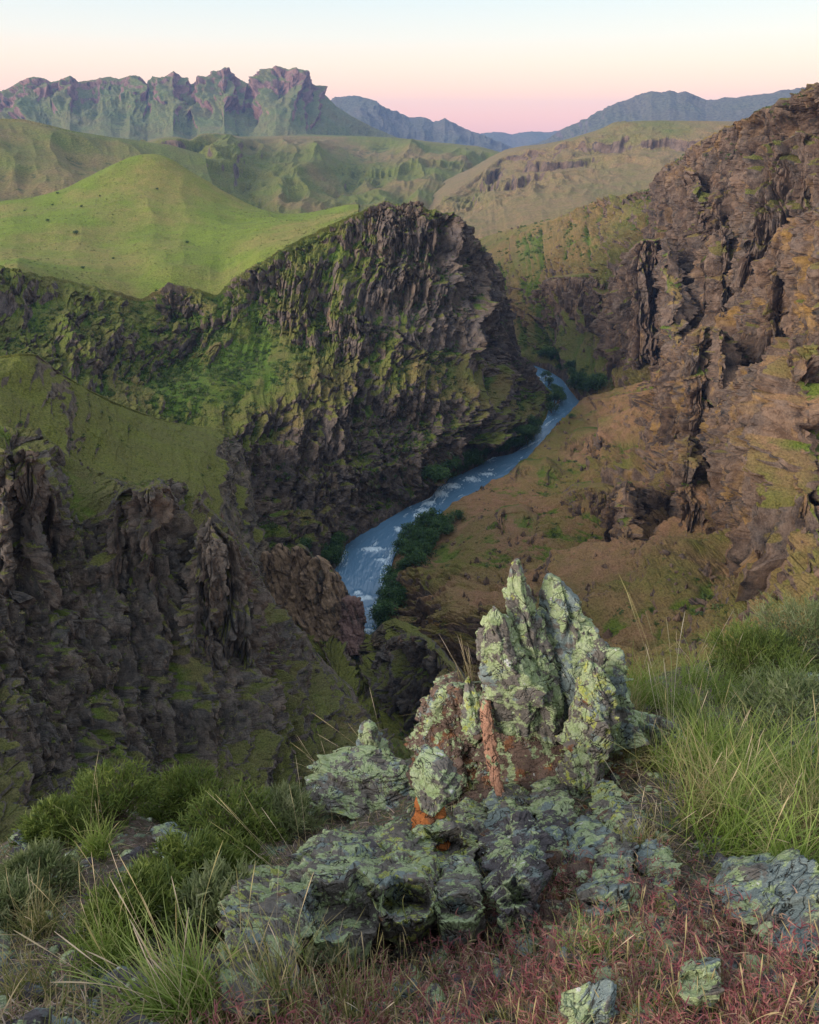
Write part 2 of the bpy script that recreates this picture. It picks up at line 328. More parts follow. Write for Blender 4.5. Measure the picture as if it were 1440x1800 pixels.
landform('grass_hill','wide green canyon side with grey ledges beyond the bright green hill','hill',
  [[(240,262,2300,.6),(280,244,2250,1),(312,240,2230,1),(335,246,2250,.9),(352,236,2300,.4),(380,235,2350,.4),(420,243,2500,.3),(470,243,2700,.3),(540,240,2900,.2),(620,241,3000,.2),(690,244,3000,.3),(745,251,3000,.3),(800,258,2950,.4),(840,262,2900,.5),(872,272,2850,.5),(890,278,2800,.5),(930,290,2800,.4)],
   [(240,285,2150,.8),(320,268,2100,1),(380,262,2100,.8),(450,268,2250,.7),(540,265,2400,.6),(640,268,2500,.7),(740,275,2550,.8),(820,283,2500,.7),(870,290,2450,.6),(900,300,2400,.5)],
   [(240,330,1850,.4),(320,320,1800,.5),(400,315,1800,.6),(500,320,1900,.5),(600,318,2000,.6),(700,318,2100,.7),(780,318,2100,.6),(840,318,2050,.4),(880,325,2000,.4)],
   [(240,390,1400,.3),(380,375,1420,.3),(500,378,1500,.3),(600,372,1550,.3),(680,365,1600,.3),(760,360,1650,.3),(810,345,1700,.3),(850,340,1750,.2)],
   [(240,450,1150,.1),(500,430,1200,.1),(700,410,1300,.1),(860,380,1500,.1)]], 26, m_mid, 900, 400, back=[(700,0),(1500,60)], gully=75, gw=190, rolling=10, rib=6, ribw=45, per=55, tk=1.0, blocks=2, amp=.4, seed=36, vert=True, slope0=.62)
landform('plateau','banded tan and green plateau with a flat top to the right of the valley gap','hill',
  [[(745,380,1500,.5),(790,345,1600,.7),(830,318,1750,.8),(860,292,1900,.9),(885,274,2000,1),(905,268,2000,1),(950,262,2000,.8),(1000,250,2000,.7),(1048,233,2050,.8),(1080,217,2050,.9),(1130,214,2050,.6),(1200,214,2050,.6),(1280,215,2050,.6),(1400,217,2000,.6),(1600,225,2000,.6)],
   [(745,384,1480,.5),(800,350,1550,.8),(850,322,1700,1),(885,290,1880,1),(910,278,1900,1),(950,272,1900,1),(1010,264,1900,1),(1060,262,1880,1),(1100,264,1860,1),(1150,262,1860,1),(1250,264,1860,1),(1400,268,1800,1),(1600,280,1750,.8)],
   [(745,388,1450,.4),(800,365,1450,.6),(850,345,1500,.9),(900,322,1580,1),(960,312,1600,1),(1020,308,1620,.9),(1100,305,1600,.6),(1200,300,1560,.6),(1400,310,1500,.6),(1600,320,1450,.6)],
   [(745,395,1400,.2),(800,390,1320,.2),(860,375,1300,.4),(920,360,1300,.4),(1000,350,1300,.3),(1100,345,1280,.2),(1250,340,1250,.2),(1600,350,1200,.2)],
   [(745,430,1150,0),(800,420,1120,0),(860,415,1080,0),(920,402,1050,0),(1000,385,1030,0),(1100,370,1020,0),(1600,380,1000,0)]], 22, m_plat, 900, 420, back=[(600,-4),(1800,40)], gully=26, gw=150, rolling=4, rib=3, ribw=30, per=34, tk=.9, blocks=1.5, amp=.4, seed=37, vert=True, slope0=.70)
LF_green_hill = landform('green_hill','bright green rounded grassy hill on the bench above the left cliffs','hill',
  [[(-200,400,880,0),(-60,372,880,0),(0,360,880,0),(60,350,890,0),(110,340,900,0),(150,316,910,0),(200,291,920,0),(235,276,925,0),(265,271,925,0),(285,272,925,0),(305,282,925,0),(335,303,915,0),(370,322,905,0),(410,346,890,0),(455,367,880,0),(510,379,880,0),(560,374,860,0),(590,366,850,0),(630,364,830,0),(636,368,800,0)],
   [(-200,410,800,0),(0,385,800,0),(110,370,815,0),(200,345,830,0),(270,330,840,0),(330,345,825,0),(410,372,800,0),(510,388,780,0),(590,378,750,0),(636,371,700,0)],
   [(-200,430,690,0),(0,412,700,0),(120,398,715,0),(220,392,715,0),(320,400,700,0),(420,405,690,0),(510,402,660,0),(590,387,610,0),(636,378,560,0)],
   [(-200,460,600,.2),(0,455,590,.1),(100,455,590,.0),(200,460,590,0),(300,450,600,0),(400,450,590,.2),(480,425,560,.1),(560,400,530,.1),(632,377,500,.2)],
   [(-200,480,480,.3),(0,478,480,.3),(60,490,480,.3),(130,505,480,.3),(210,525,480,.3),(250,540,480,.3),(290,530,480,.3),(380,530,480,.3),(450,480,480,.3),(540,420,480,.3),(620,382,480,.3),(636,374,470,.3)]], 9, m_green, 600, 300,
  back=[(80,25),(300,150)], smooth=14, rolling=7, gully=20, gw=120, amp=.2, seed=38, vert=True, slope0=.42)
# ------------------------------------------------------------------ the canyon
LF_rock_butte = landform('rock_butte','tall dark rocky butte with green gullies standing left of the river','butte',
  [[(-200,440,470,.7),(0,470,450,.8),(60,482,448,.8),(130,497,445,.7),(210,514,440,.5),(250,526,440,.3),(272,512,440,.8),(295,497,440,1),(330,505,440,.9),(380,518,440,.3),(400,500,445,.8),(425,480,448,.9),(470,452,455,.9),(540,415,465,.6),(590,392,470,.6),(635,374,475,.8),(658,362,478,1),(680,354,480,1),(698,362,480,1),(716,357,480,1),(738,357,480,1),(752,370,480,.6),(775,379,480,.6),(800,378,482,1),(813,392,485,1),(828,418,488,1),(848,440,490,1),(868,462,492,1),(882,490,495,1),(890,530,500,1),(900,562,505,1),(907,592,508,1),(914,622,512,1),(926,655,514,.9),(965,690,512,.6)],
   [(-200,520,420,.8),(0,540,415,.9),(150,560,410,.8),(250,570,410,.5),(330,560,412,.9),(420,545,415,.5),(500,510,425,.8),(600,470,440,.6),(690,440,452,1),(770,430,458,1),(820,460,465,1),(860,520,475,1),(890,590,487,1),(907,640,498,1),(936,680,503,.8),(968,697,505,.5)],
   [(-200,600,380,.8),(0,620,370,.9),(150,640,368,.9),(300,650,372,.7),(400,640,378,.3),(500,610,385,.5),(560,590,392,.9),(640,570,398,1),(700,590,398,1),(780,590,412,1),(840,600,432,1),(880,630,455,1),(906,660,475,.9),(937,695,490,.7),(966,712,498,.5)],
   [(-200,660,350,.6),(0,680,340,.7),(150,690,338,.8),(300,700,340,.6),(400,690,346,.2),(500,670,352,.4),(600,650,365,.6),(680,650,375,.6),(760,650,382,.3),(830,660,405,.4),(880,680,432,.7),(910,700,452,.7),(940,715,475,.6),(960,725,486,.4)],
   [(-200,740,310,.7),(0,750,305,.7),(200,765,304,.8),(380,765,312,.6),(480,760,326,.9),(600,745,342,1),(700,740,355,1),(780,735,366,1),(840,730,388,1),(880,735,410,.9),(915,740,432,.7),(945,745,455,.4)],
   [(-200,900,255,.5),(0,900,255,.5),(250,900,262,.5),(420,905,272,.9),(500,900,290,1),(590,870,302,1),(680,840,322,1),(750,812,338,1),(810,790,357,1),(860,775,378,.8),(900,766,398,.5),(938,757,418,.3)],
   [(-200,1180,-1.5,.3),(200,1180,-1.5,.3),(450,1130,-1.5,.4),(540,1060,-1.5,.9),(590,1005,-1.5,.9),(606,965,-1.5,.9),(640,943,-1.5,1),(680,921,-1.5,1),(718,895,-1.5,1),(756,878,-1.5,1),(768,861,-1.5,.7),(790,844,-1.5,.5),(830,829,-1.5,.4),(868,805,-1.5,.3),(903,796,-1.5,.2),(925,784,-1.5,.2)]],
   5, m_butte, 1250, 760, back=[(20,8),(60,45),(110,120)], smooth=3, gully=24, gw=42, rib=9, ribw=12, col=3.6, colw=4.0, blocks=2.2, per=26, tk=.3, rolling=7, seed=41, flat=True, crag=3, cragw=7, river_side=True, slope0=.76, amp=1.2)
LF_canyon_wall = landform('canyon_wall','far right canyon wall of brown grass and dark crags behind the near slope','canyon wall',
  [[(700,470,1080,.1),(760,452,1020,.1),(800,436,980,.1),(840,424,950,.1),(900,405,900,.2),(970,389,850,.3),(1010,374,810,.5),(1050,357,780,.8),(1085,347,750,.9),(1110,342,720,.9),(1142,334,690,1),(1152,308,670,1),(1165,297,650,1),(1200,280,615,.9),(1215,262,600,.8),(1240,249,580,.8),(1272,230,555,.8),(1300,214,535,.7),(1345,190,505,.6),(1385,176,480,.8),(1400,166,470,1),(1425,160,455,1),(1437,147,450,1),(1480,130,430,1),(1560,110,400,.9),(1750,80,380,.8)],
   [(700,500,950,.1),(770,490,900,.1),(850,470,830,.1),(900,450,790,.2),(970,430,740,.3),(1050,410,700,.5),(1100,390,668,.7),(1150,375,635,1),(1200,350,600,1),(1260,320,560,.6),(1320,280,525,.3),(1370,235,495,.5),(1410,220,468,1),(1450,200,450,1),(1560,190,400,1),(1750,180,370,.8)],
   [(700,530,850,.1),(770,530,800,.2),(850,520,750,.2),(900,505,710,.4),(960,490,675,.5),(1030,470,640,.7),(1100,450,608,.9),(1160,440,583,1),(1200,420,565,1),(1260,400,540,1),(1320,350,512,.8),(1380,320,485,1),(1440,310,460,1),(1560,300,405,1),(1750,290,370,.8)],
   [(700,560,760,.1),(800,560,720,.2),(870,560,690,.6),(920,560,660,.7),(980,560,625,.4),(1050,550,590,.6),(1100,545,565,.8),(1150,540,545,1),(1220,530,525,1),(1300,500,498,1),(1400,450,460,1),(1560,430,405,1),(1750,400,360,.8)],
   [(700,600,680,.1),(800,600,660,.2),(870,597,640,.5),(915,597,625,.8),(970,595,600,.5),(1030,600,572,.4),(1090,610,545,.7),(1150,615,525,1),(1230,610,500,1),(1400,570,450,1),(1750,520,360,.8)],
   [(700,625,600,0),(800,625,600,0),(880,622,605,0),(940,628,603,.2),(965,640,590,.2),(990,655,568,.2),(1005,675,540,.2),(1020,692,520,.2),(1070,705,505,.3),(1150,720,480,.5),(1400,700,420,.5),(1750,680,350,.5)]],
   6, m_rfar, 1150, 620, back=[(40,5),(120,60),(250,160)], smooth=3, gully=34, gw=60, rib=20, ribw=17, col=8, colw=6.5, blocks=1.6, per=30, tk=.6, rolling=5, seed=42, flat=True, rough=.25, crag=4, cragw=10, river_side=True, slope0=.67, amp=1.2)
LF_canyon_slope = landform('canyon_slope','near brown grass slope climbing from the river to ochre streaked cliffs on the right','canyon wall',
  [[(1310,420,520,.6),(1400,370,470,.7),(1500,330,420,.8),(1600,330,380,.8),(1720,360,340,.8),(1850,480,300,.8),(2050,800,240,.6)],
   [(1200,545,500,.5),(1280,490,470,.5),(1380,430,430,1),(1480,430,380,1),(1580,500,320,1),(1720,650,250,1),(1900,900,190,.6)],
   [(1160,650,478,.4),(1195,630,460,.9),(1265,590,425,1),(1340,580,385,1),(1420,620,330,1),(1530,700,270,1),(1680,850,200,1),(1800,980,150,.6)],
   [(1120,664,486,.3),(1165,690,450,.8),(1225,715,412,.9),(1290,740,365,.9),(1330,790,310,1),(1400,860,250,1),(1490,950,180,1),(1550,1050,115,.6)],
   [(1080,678,492,.1),(1120,715,450,.6),(1160,755,405,.7),(1190,805,352,.85),(1200,860,300,1),(1230,940,240,.9),(1300,1020,165,.7),(1350,1100,110,.5)],
   [(1048,690,498,.4),(1060,738,448,.6),(1060,790,395,.7),(1040,850,340,.65),(1010,920,285,.7),(1000,1000,225,.7),(1040,1080,150,.5),(1100,1180,100,.5)],
   [(1030,702,504,.2),(1000,732,455,.3),(950,795,396,.6),(885,855,348,.65),(820,905,306,.7),(775,985,256,.65),(770,1090,190,.5),(820,1260,118,.4)],
   [(1024,706,-1,0),(990,740,-1,0),(955,777,-1,0),(915,822,-1,0),(865,854,-1,0),(805,884,-1,0),(772,908,-1,0),(722,938,-1,0),(697,967,-1,0),(684,1002,-1,0),(676,1032,-1,0),(668,1082,-1,0),(661,1122,-1,0),(660,1200,-1,0),(662,1300,-1,0)]],
   3.6, m_rnear, 1100, 900, back=[(30,5),(100,60)], smooth=3, gully=34, gw=44, rib=18, ribw=14, col=7, colw=5.5, blocks=1.4, per=19, tk=.55, rolling=9, seed=43, flat=True, rough=.6, river_side=True, slope0=.68, byu=False, amp=1.7)
LF_saddle_ridge = landform('saddle_ridge','grassy saddle ridge with a pale crest line running down to tan rock pinnacles','ridge',
  [[(-200,590,230,.4),(0,625,215,.5),(35,621,215,.3),(65,623,218,.2),(95,648,225,.4),(150,682,238,.0),(200,706,250,0),(250,726,262,0),(290,740,272,0),(335,749,285,0),(370,752,290,.1),(395,756,290,.8),(412,772,288,1),(425,795,282,1),(440,845,270,1),(448,900,256,.8),(455,955,240,1),(468,985,232,1),(478,968,228,1),(492,965,226,1),(510,972,223,1),(525,962,221,1),(540,968,219,1),(552,985,217,1),(572,992,214,1),(590,1012,210,1),(608,1040,206,1),(615,1060,203,1),(630,1060,200,1),(636,1085,196,1),(640,1125,190,1),(655,1130,185,.8),(672,1108,180,.8),(695,1100,176,.7),(715,1108,172,.7),(745,1120,168,.7),(770,1150,160,.8),(800,1180,150,.7),(860,1230,140,.5)],
   [(-200,680,205,.4),(0,680,200,.6),(60,690,202,.6),(110,700,208,.5),(170,735,218,0),(240,765,230,0),(310,775,240,0),(360,785,246,.2),(385,800,250,.8),(405,830,250,1),(420,870,244,.9),(435,930,234,.8),(450,990,222,1),(480,1010,223,1),(520,1010,219,1),(560,1030,212,1),(600,1070,203,1),(625,1100,197,1),(640,1150,186,1),(680,1150,168,.7),(730,1160,156,.8),(800,1220,140,.6),(860,1260,130,.5)],
   [(-200,760,180,.4),(0,760,178,.5),(80,770,182,.5),(150,790,190,.2),(230,820,200,0),(300,830,208,.1),(350,840,212,.4),(385,870,216,.7),(410,920,214,.5),(430,980,206,.6),(460,1060,210,.9),(520,1080,208,1),(580,1110,198,1),(620,1150,185,1),(660,1200,152,.9),(720,1220,138,1),(800,1270,124,.9),(860,1300,118,.9)],
   [(-200,900,145,.3),(0,900,145,.3),(100,900,150,.2),(200,900,160,.2),(300,900,172,.3),(380,950,182,.3),(430,1040,180,.2),(480,1130,190,.3),(540,1170,180,.6),(600,1210,144,.8),(660,1270,130,.9),(720,1290,122,1),(800,1330,112,.9),(860,1350,105,.9)],
   [(-200,1100,112,.1),(0,1100,112,.1),(200,1100,120,.1),(400,1130,130,.1),(520,1230,130,.2),(620,1310,120,.4),(720,1380,108,.5),(860,1450,95,.3)]],
   4, m_sad, 900, 600, back=[(10,5),(30,30),(60,70)], smooth=2, gully=7, gw=26, rib=4, ribw=7, col=2.2, colw=3.0, blocks=1.1, per=14, tk=.3, rolling=2, seed=44, flat=True, rough=.3, slope0=.72, amp=1.0)
LF_near_cliff = landform('near_cliff','dark shadowed basalt cliff with tufts of grass dropping away at lower left','cliff',
  [[(-200,740,125,.8),(0,757,122,.85),(40,760,121,.9),(62,768,121,.9),(95,790,120,.85),(130,828,119,.85),(165,850,118,.85),(188,856,117,1),(205,850,117,1),(225,856,116,1),(245,860,116,.85),(268,852,116,1),(282,849,115,1),(302,850,115,1),(315,866,115,.8),(345,880,114,.8),(375,905,113,.8),(405,935,112,.9),(430,965,111,.9),(450,1000,110,.9),(465,1040,109,.9),(490,1080,108,.85),(525,1120,107,.85),(555,1160,106,.85),(590,1200,104,.85),(620,1230,102,.9),(640,1280,98,.8),(690,1320,94,.85),(760,1340,90,.85)],
   [(-200,860,108,.9),(0,870,106,1),(70,880,105,1),(140,900,104,.9),(210,920,103,1),(290,930,102,1),(350,960,101,1),(400,1000,100,1),(440,1060,99,1),(480,1120,97,.9),(520,1170,96,.8),(560,1210,94,.9),(610,1270,90,.9),(680,1350,84,.9),(760,1390,80,.8)],
   [(-200,1000,94,1),(0,1010,92,1),(90,1030,91,1),(180,1060,90,1),(260,1070,90,1),(330,1090,90,.8),(390,1130,90,1),(440,1180,89,1),(490,1230,86,.9),(540,1280,82,.8),(600,1340,77,.8),(680,1410,72,.8),(760,1450,70,.7)],
   [(-200,1160,82,1),(0,1170,80,1),(100,1190,79,1),(200,1210,79,1),(300,1230,79,1),(380,1260,78,1),(450,1310,76,1),(520,1370,72,.8),(600,1430,66,.7),(700,1490,60,.6),(760,1500,58,.3)],
   [(-200,1330,70,1),(0,1350,68,1),(120,1370,67,1),(240,1400,66,1),(360,1440,64,1),(460,1480,62,.6),(560,1520,58,.3),(760,1560,52,.3)],
   [(-200,1560,52,.6),(0,1580,50,.6),(250,1600,48,.6),(500,1640,45,.3),(760,1680,40,.3)]],
   1.7, m_left, 1000, 900, back=[(5,2),(15,14),(30,40)], smooth=2, gully=8, gw=12, rib=4.6, ribw=4.2, ribz=6, col=2.0, colw=2.2, blocks=.7, per=9, tk=.3, rolling=1.5, seed=45, flat=True, crag=1.2, cragw=4, rough=.4, skew=-.35, slope0=.78, amp=1.1)
# ------------------------------------------------------------------ river
Lb = [(930,600),(938,625),(941,650),(955,672),(972,700),(965,735),(942,757),(922,785),(903,797),(868,806),(830,830),(790,845),(768,862),(756,880),(718,896),(680,922),(640,944),(612,962),(596,1000),(586,1030),(592,1060),(598,1120),(602,1250),(606,1420)]
Rb = [(945,600),(950,632),(968,642),(988,655),(993,680),(1012,696),(1024,706),(990,738),(955,775),(915,820),(865,852),(805,882),(772,906),(722,936),(697,965),(684,1000),(676,1030),(672,1050),(668,1080),(661,1120),(660,1200),(664,1250),(668,1350),(672,1420)]
def river():
    def line(b, n):
        w = np.array([PZ(u, v, 0) for u, v in b]); t = np.concatenate([[0], np.cumsum(np.linalg.norm(np.diff(w,axis=0),axis=1))]); t /= t[-1]
        q = np.linspace(0,1,n); r = np.stack([np.interp(q,t,w[:,k]) for k in range(3)],-1)
        k = n//60; c = np.cumsum(np.concatenate([np.repeat(r[:1],k+1,0),r,np.repeat(r[-1:],k,0)]),0); return (c[2*k+1:2*k+1+n]-c[:n])/(2*k+1)
    n, mm = 1400, 130
    # pair the two banks point by point
    def idx(b, n):
        w = np.array([PZ(u, v, 0) for u, v in b]); q = np.linspace(0, len(b)-1, n); i = np.arange(len(b))
        r = np.stack([np.interp(q,i,w[:,k]) for k in range(3)],-1)
        k = 14; c = np.cumsum(np.concatenate([np.repeat(r[:1],k+1,0),r,np.repeat(r[-1:],k,0)]),0); return (c[2*k+1:2*k+1+n]-c[:n])/(2*k+1)
    a = idx(Lb, n); b = idx(Rb, n)
    s = np.linspace(-.12, 1.12, mm)[None,:,None]
    G = a[:,None]*(1-s)+b[:,None]*s
    mid = (a+b)/2; dd = np.concatenate([[0], np.cumsum(np.linalg.norm(np.diff(mid,axis=0),axis=1))])
    flow = np.stack([np.broadcast_to(dd[:,None], (n,mm)), np.broadcast_to(s[...,0]*26, (n,mm)), np.zeros((n,mm))], -1)
    wv = fbm(flow*[.35,1,1], 1.4, 4, .6, seed=61); big = fbm(flow*[.5,.6,1], 7, 3, seed=62)
    rapid = sstep(.05, .5, big + .35*fbm(flow*[.2,.2,1], 22, 2, seed=64))
    G[...,2] += wv*(.22+.55*rapid) + big*.15
    fine = fbm(flow*[.45,1.2,1], .8, 4, .6, seed=65)
    foam = np.clip(sstep(.10, .55, wv*.6+fine*.7+.3*rapid-.12)*rapid*.9 + sstep(.35,.6,fine)*.25, 0, 1)
    # breaking waves seen in the photo
    for (u, v, su, sv) in [(655,966,26,5),(672,985,14,5),(640,1052,22,6),(630,1043,10,5),(655,1070,12,4),(648,1108,16,4),(755,885,14,6),(772,868,16,7),(795,855,18,7),(745,898,16,5),(830,843,18,6),(855,834,16,4),(735,907,10,6),(700,930,8,6)]:
        c = np.array(PZ(u, v, 0)); c2 = np.array(PZ(u+su, v, 0)); c3 = np.array(PZ(u, v+sv, 0))
        rx = np.linalg.norm(c2-c); ry = np.linalg.norm(c3-c)
        q = np.exp(-(((G[...,0]-c[0])/rx)**2 + ((G[...,1]-c[1])/max(ry,1.2))**2))
        G[...,2] += q*.5; foam = np.maximum(foam, .85*sstep(.35,1.05,q+.8*fbm(G*[1,.6,1], .9, 4, .65, seed=63)))
    m = Mat('river_water', .12); m.b.inputs['Specular IOR Level'].default_value = .5
    f = m.math('MULTIPLY', m.attr('foam'), m.rng(m.noise(.7, 5), .35, .55, .45, 1))
    m.col(m.mix(f, (.085,.17,.27), (.62,.73,.80)))
    m.l(m.rng(f, 0, .6, .14, .7), m.b.inputs['Roughness'])
    m.bump(m.noise(.8, 4, sc=(1,1,1)), .12, .6)
    me = mesh_from('river', G, grid_faces(n, mm), {'foam': foam}, m.m)
    link('river', me, 'blue river with white riffles winding through the canyon', 'river', 'structure')
river()

# ------------------------------------------------------------------ vertical basalt crags standing out of the right wall
def bvh_of(*LFs):
    V=[];F=[];k=0
    for LF in LFs:
        Gs = LF[1][::3,::3]; V += [tuple(p) for p in Gs.reshape(-1,3)]; F += (grid_faces(*Gs.shape[:2])+k).tolist(); k = len(V)
    return BVHTree.FromPolygons(V, F)
from mathutils.bvhtree import BVHTree
T_can = bvh_of(LF_rock_butte, LF_canyon_slope, LF_canyon_wall)
def far_d(u, v, T=None):
    h = (T or T_can).ray_cast(Vector((0,0,H)), (Vector(P(u,v,1.0))-Vector((0,0,H))).normalized(), 3000)[0]
    return None if h is None else math.hypot(h.x, h.y)
def crag(name, label, top, bot, mat, S, seed, k=1.0, lean=.22, T=None):
    us = np.linspace(top[0][0], top[-1][0], 14); R = [[],[],[]]
    for i, u in enumerate(us):
        vt = np.interp(u, *zip(*top)); vb = np.interp(u, *zip(*bot)); a = far_d(u, vt, T); b_ = far_d(u, vb, T)
        if a is None or b_ is None: continue
        a = max(a, b_); w_ = max(0., math.sin(math.pi*i/13))**.3; vt += (1-w_)*(vb-vt)*.5+(vb-vt)*.10*float(vnoise(np.array([u/23.]), np.array([seed*1.7]), np.array([.5]))[0])
        a = far_d(u, vt, T) or a; db = b_-4*k*w_+3*k*(1-w_); dt = db+lean*max(0, a-db)*w_+(1-w_)*(max(0, a-db)+4*k); dt = min(dt, a+4*k)
        R[0].append((u, vt, dt, 1)); R[1].append((u, (vt+vb)/2, dt*.42+db*.58, 1)); R[2].append((u, vb+6, db, 1))
    n_ = (top[-1][0]-top[0][0])
    led = max(4*k, np.mean([x[2] for x in R[0]])*.05)
    return landform(name, label, 'cliff' if name == 'crag' else 'outcrop', R, S, mat, int(140+n_*1.1), int(90+1.1*(bot[0][1]-top[0][1])), back=[(led*.5,.4),(led*1.5,6)], smooth=2, gully=9*k, gw=26*k, rib=9*k, ribw=9*k, col=5*k, colw=3.6*k,
        blocks=.8*k, per=16*k, tk=.35, rolling=1, seed=seed, flat=True, slope0=.57, skirt=14*k, rough=.3)
CR = [
 ('crag','dark columnar crag crowning the far right wall above the tan plateau', [(1142,340),(1160,300),(1200,282),(1245,330)], [(1142,400),(1245,412)], m_rfar, 5, 1.2),
 ('crag','broad dark basalt band high on the right wall just under the skyline', [(1240,310),(1300,285),(1360,250),(1420,235),(1490,230)], [(1240,425),(1490,400)], m_rfar, 5, 1.3),
 ('crag','tall dark crag in the middle of the far right wall above the river bend', [(1062,500),(1085,455),(1120,432),(1165,415),(1205,440)], [(1062,640),(1205,648)], m_rfar, 5, 1.2),
 ('crag','blocky crag left of the tan grass strip on the right wall', [(1190,490),(1225,440),(1270,400),(1320,410)], [(1190,560),(1320,520)], m_rfar, 4.5, 1.1),
 ('crag','crag rising from the spur above the lone round shrub', [(1150,680),(1180,612),(1230,575),(1300,565)], [(1150,770),(1300,760)], m_rnear, 3.6, .9),
 ('crag','great ochre streaked cliff at the right edge of the picture', [(1225,760),(1250,700),(1320,650),(1400,610),(1520,590)], [(1225,870),(1330,940),(1520,960)], m_rnear, 3.6, 1.0),
 ('crag','dark upper cliff at the right edge above the ochre streaked one', [(1320,470),(1350,420),(1420,380),(1520,360)], [(1320,590),(1520,600)], m_rnear, 3.6, 1.1),
 ('crag','small dark cliff between brown grass and the great ochre cliff', [(1150,830),(1165,790),(1210,770),(1250,790)], [(1150,900),(1250,915)], m_rnear, 3.2, .8),
 ('crag','low grey outcrop band across the far wall beyond the river bend', [(925,520),(960,492),(1010,485),(1065,480)], [(925,545),(1065,535)], m_rfar, 5, .9),
 ('outcrop','low ledge of rock on the brown slope nearest the river bend', [(985,790),(1010,768),(1050,765),(1075,785)], [(985,800),(1075,800)], m_rnear, 2.6, .45, .7),
 ('outcrop','low ledge of rock halfway down the brown slope', [(890,845),(915,822),(960,815),(990,835)], [(890,858),(990,858)], m_rnear, 2.6, .45, .7),
 ('outcrop','broken ledge on the brown slope above the tallest blade', [(850,930),(880,905),(925,900),(950,925)], [(850,950),(950,945)], m_rnear, 2.6, .45, .7),
 ('outcrop','wide ledge on the brown slope between the spire and the ochre cliff', [(980,880),(1010,862),(1060,858),(1095,880)], [(980,900),(1095,900)], m_rnear, 2.6, .45, .7),
 ('crag','grey outcrop low on the brown slope above the spire', [(1060,900),(1080,860),(1110,862),(1130,900)], [(1060,940),(1130,945)], m_rnear, 2.6, .6),
]
for i, (nm_, lb_, tp_, bt_, mt_, S_, k_, *x_) in enumerate(CR): crag(nm_, lb_, tp_, bt_, mt_, S_, 200+i, k_, *x_)

T_nc = bvh_of(LF_near_cliff, LF_saddle_ridge)
for i, (lb_, tp_, bt_, k_) in enumerate([
 ('dark fin at the left edge of the picture at the top of the shadowed cliff', [(-60,800),(0,790),(60,800),(120,850)], [(-60,1000),(120,1010)], .34),
 ('lichen topped fin in the middle of the shadowed cliff crest', [(180,880),(215,858),(300,856),(335,900)], [(180,1030),(335,1050)], .32),
 ('dark crag above the lower end of the river behind the spire tuft', [(650,1150),(690,1112),(740,1125),(800,1185),(860,1240)], [(650,1230),(860,1330)], .5),
 ('leaning fin on the right shoulder of the shadowed cliff', [(330,960),(370,920),(420,970),(460,1040)], [(330,1120),(460,1170)], .30)]):
    crag('crag', lb_, tp_, bt_, m_left, 1.7, 230+i, k_, T=T_nc)
# ------------------------------------------------------------------ foreground knoll
from mathutils.bvhtree import BVHTree
def soil():
    m = Mat('knoll_soil', .95)
    n1 = m.noise(.25, 5); n2 = m.noise(.03, 5); n3 = m.noise(.006, 4); v = m.voro(.02, out='Color')
    c = m.mix(m.rng(n1, .4, .6), (.10,.075,.058), (.075,.08,.035))
    c = m.mix(m.rng(n2, .45, .6), c, (.17,.125,.11))
    c = m.mix(m.rng(m.noise(.08, 5), .54, .62), c, (.15,.20,.13))
    c = m.mix(m.rng(n3, .35, .65), m.mix(.6, c, (.01,.01,.01)), c)
    m.col(c); m.bump(m.math('ADD', n2, n3), .012, .8); return m.m
m_soil = soil()
K_rows = [
 [(-400,1560,3.4),(-100,1535,3.2),(0,1490,3.1),(60,1455,3.1),(130,1435,3.1),(250,1415,3.1),(400,1412,3.1),(480,1405,3.0),(540,1390,2.9),(600,1372,2.9),(660,1355,2.9),(720,1340,2.9),(800,1310,2.9),(860,1290,3.0),(940,1270,3.1),(1020,1250,3.3),(1100,1210,3.7),(1180,1180,4.3),(1260,1160,5),(1340,1145,5.6),(1440,1130,6.2),(1560,1115,7),(1900,1100,8)],
 [(-400,1640,2.6),(0,1570,2.5),(130,1520,2.4),(250,1490,2.4),(400,1480,2.4),(540,1460,2.35),(700,1420,2.35),(860,1385,2.4),(1000,1350,2.55),(1100,1310,2.8),(1250,1260,3.4),(1440,1230,4),(1900,1220,5)],
 [(-400,1720,2),(0,1660,1.85),(250,1600,1.75),(400,1580,1.7),(560,1560,1.65),(700,1510,1.75),(860,1470,1.85),(1000,1450,1.9),(1150,1400,2.1),(1300,1360,2.5),(1440,1340,2.9),(1900,1330,3.6)],
 [(-400,1850,1.3),(0,1780,1.2),(250,1740,1.1),(400,1720,1.05),(600,1690,1.05),(750,1640,1.15),(900,1600,1.2),(1100,1560,1.3),(1250,1540,1.5),(1440,1520,1.8),(1900,1520,2.3)],
 [(-400,2000,.9),(0,1950,.75),(400,1880,.65),(700,1850,.68),(1100,1780,.8),(1440,1740,1.0),(1900,1740,1.4)],
 ('W', [(-4,-.4,178.0),(-1,-.2,178.5),(0,-.1,178.6),(1,-.1,178.65),(4,-.3,178.4)]),
 ('W', [(-9,-6,179.5),(-3,-6,180.5),(0,-6,180.8),(3,-6,180.8),(9,-6,180)])]
ko, KG, kr, kd, kn = landform('knoll','stony grassy knoll in the foreground where the photographer stands','ground', K_rows, .09, m_soil, 520, 420,
   back=[(.35,.45),(1.2,2.6),(5,14),(14,60),(30,170)], smooth=4, amp=.9, rolling=.05, blocks=.012, seed=51, skirt=0, slope0=.4, Q=1.0/QG*min(1,QG*1.4))
_v = KG.reshape(-1,3); KB = BVHTree.FromPolygons([tuple(p) for p in _v], grid_faces(*KG.shape[:2]).tolist())
def hit(u, v):
    d = Vector(P(u, v, 1.0)) - Vector((0,0,H)); h = KB.ray_cast(Vector((0,0,H)), d.normalized(), 60)
    return np.array(h[0]) if h[0] is not None else None
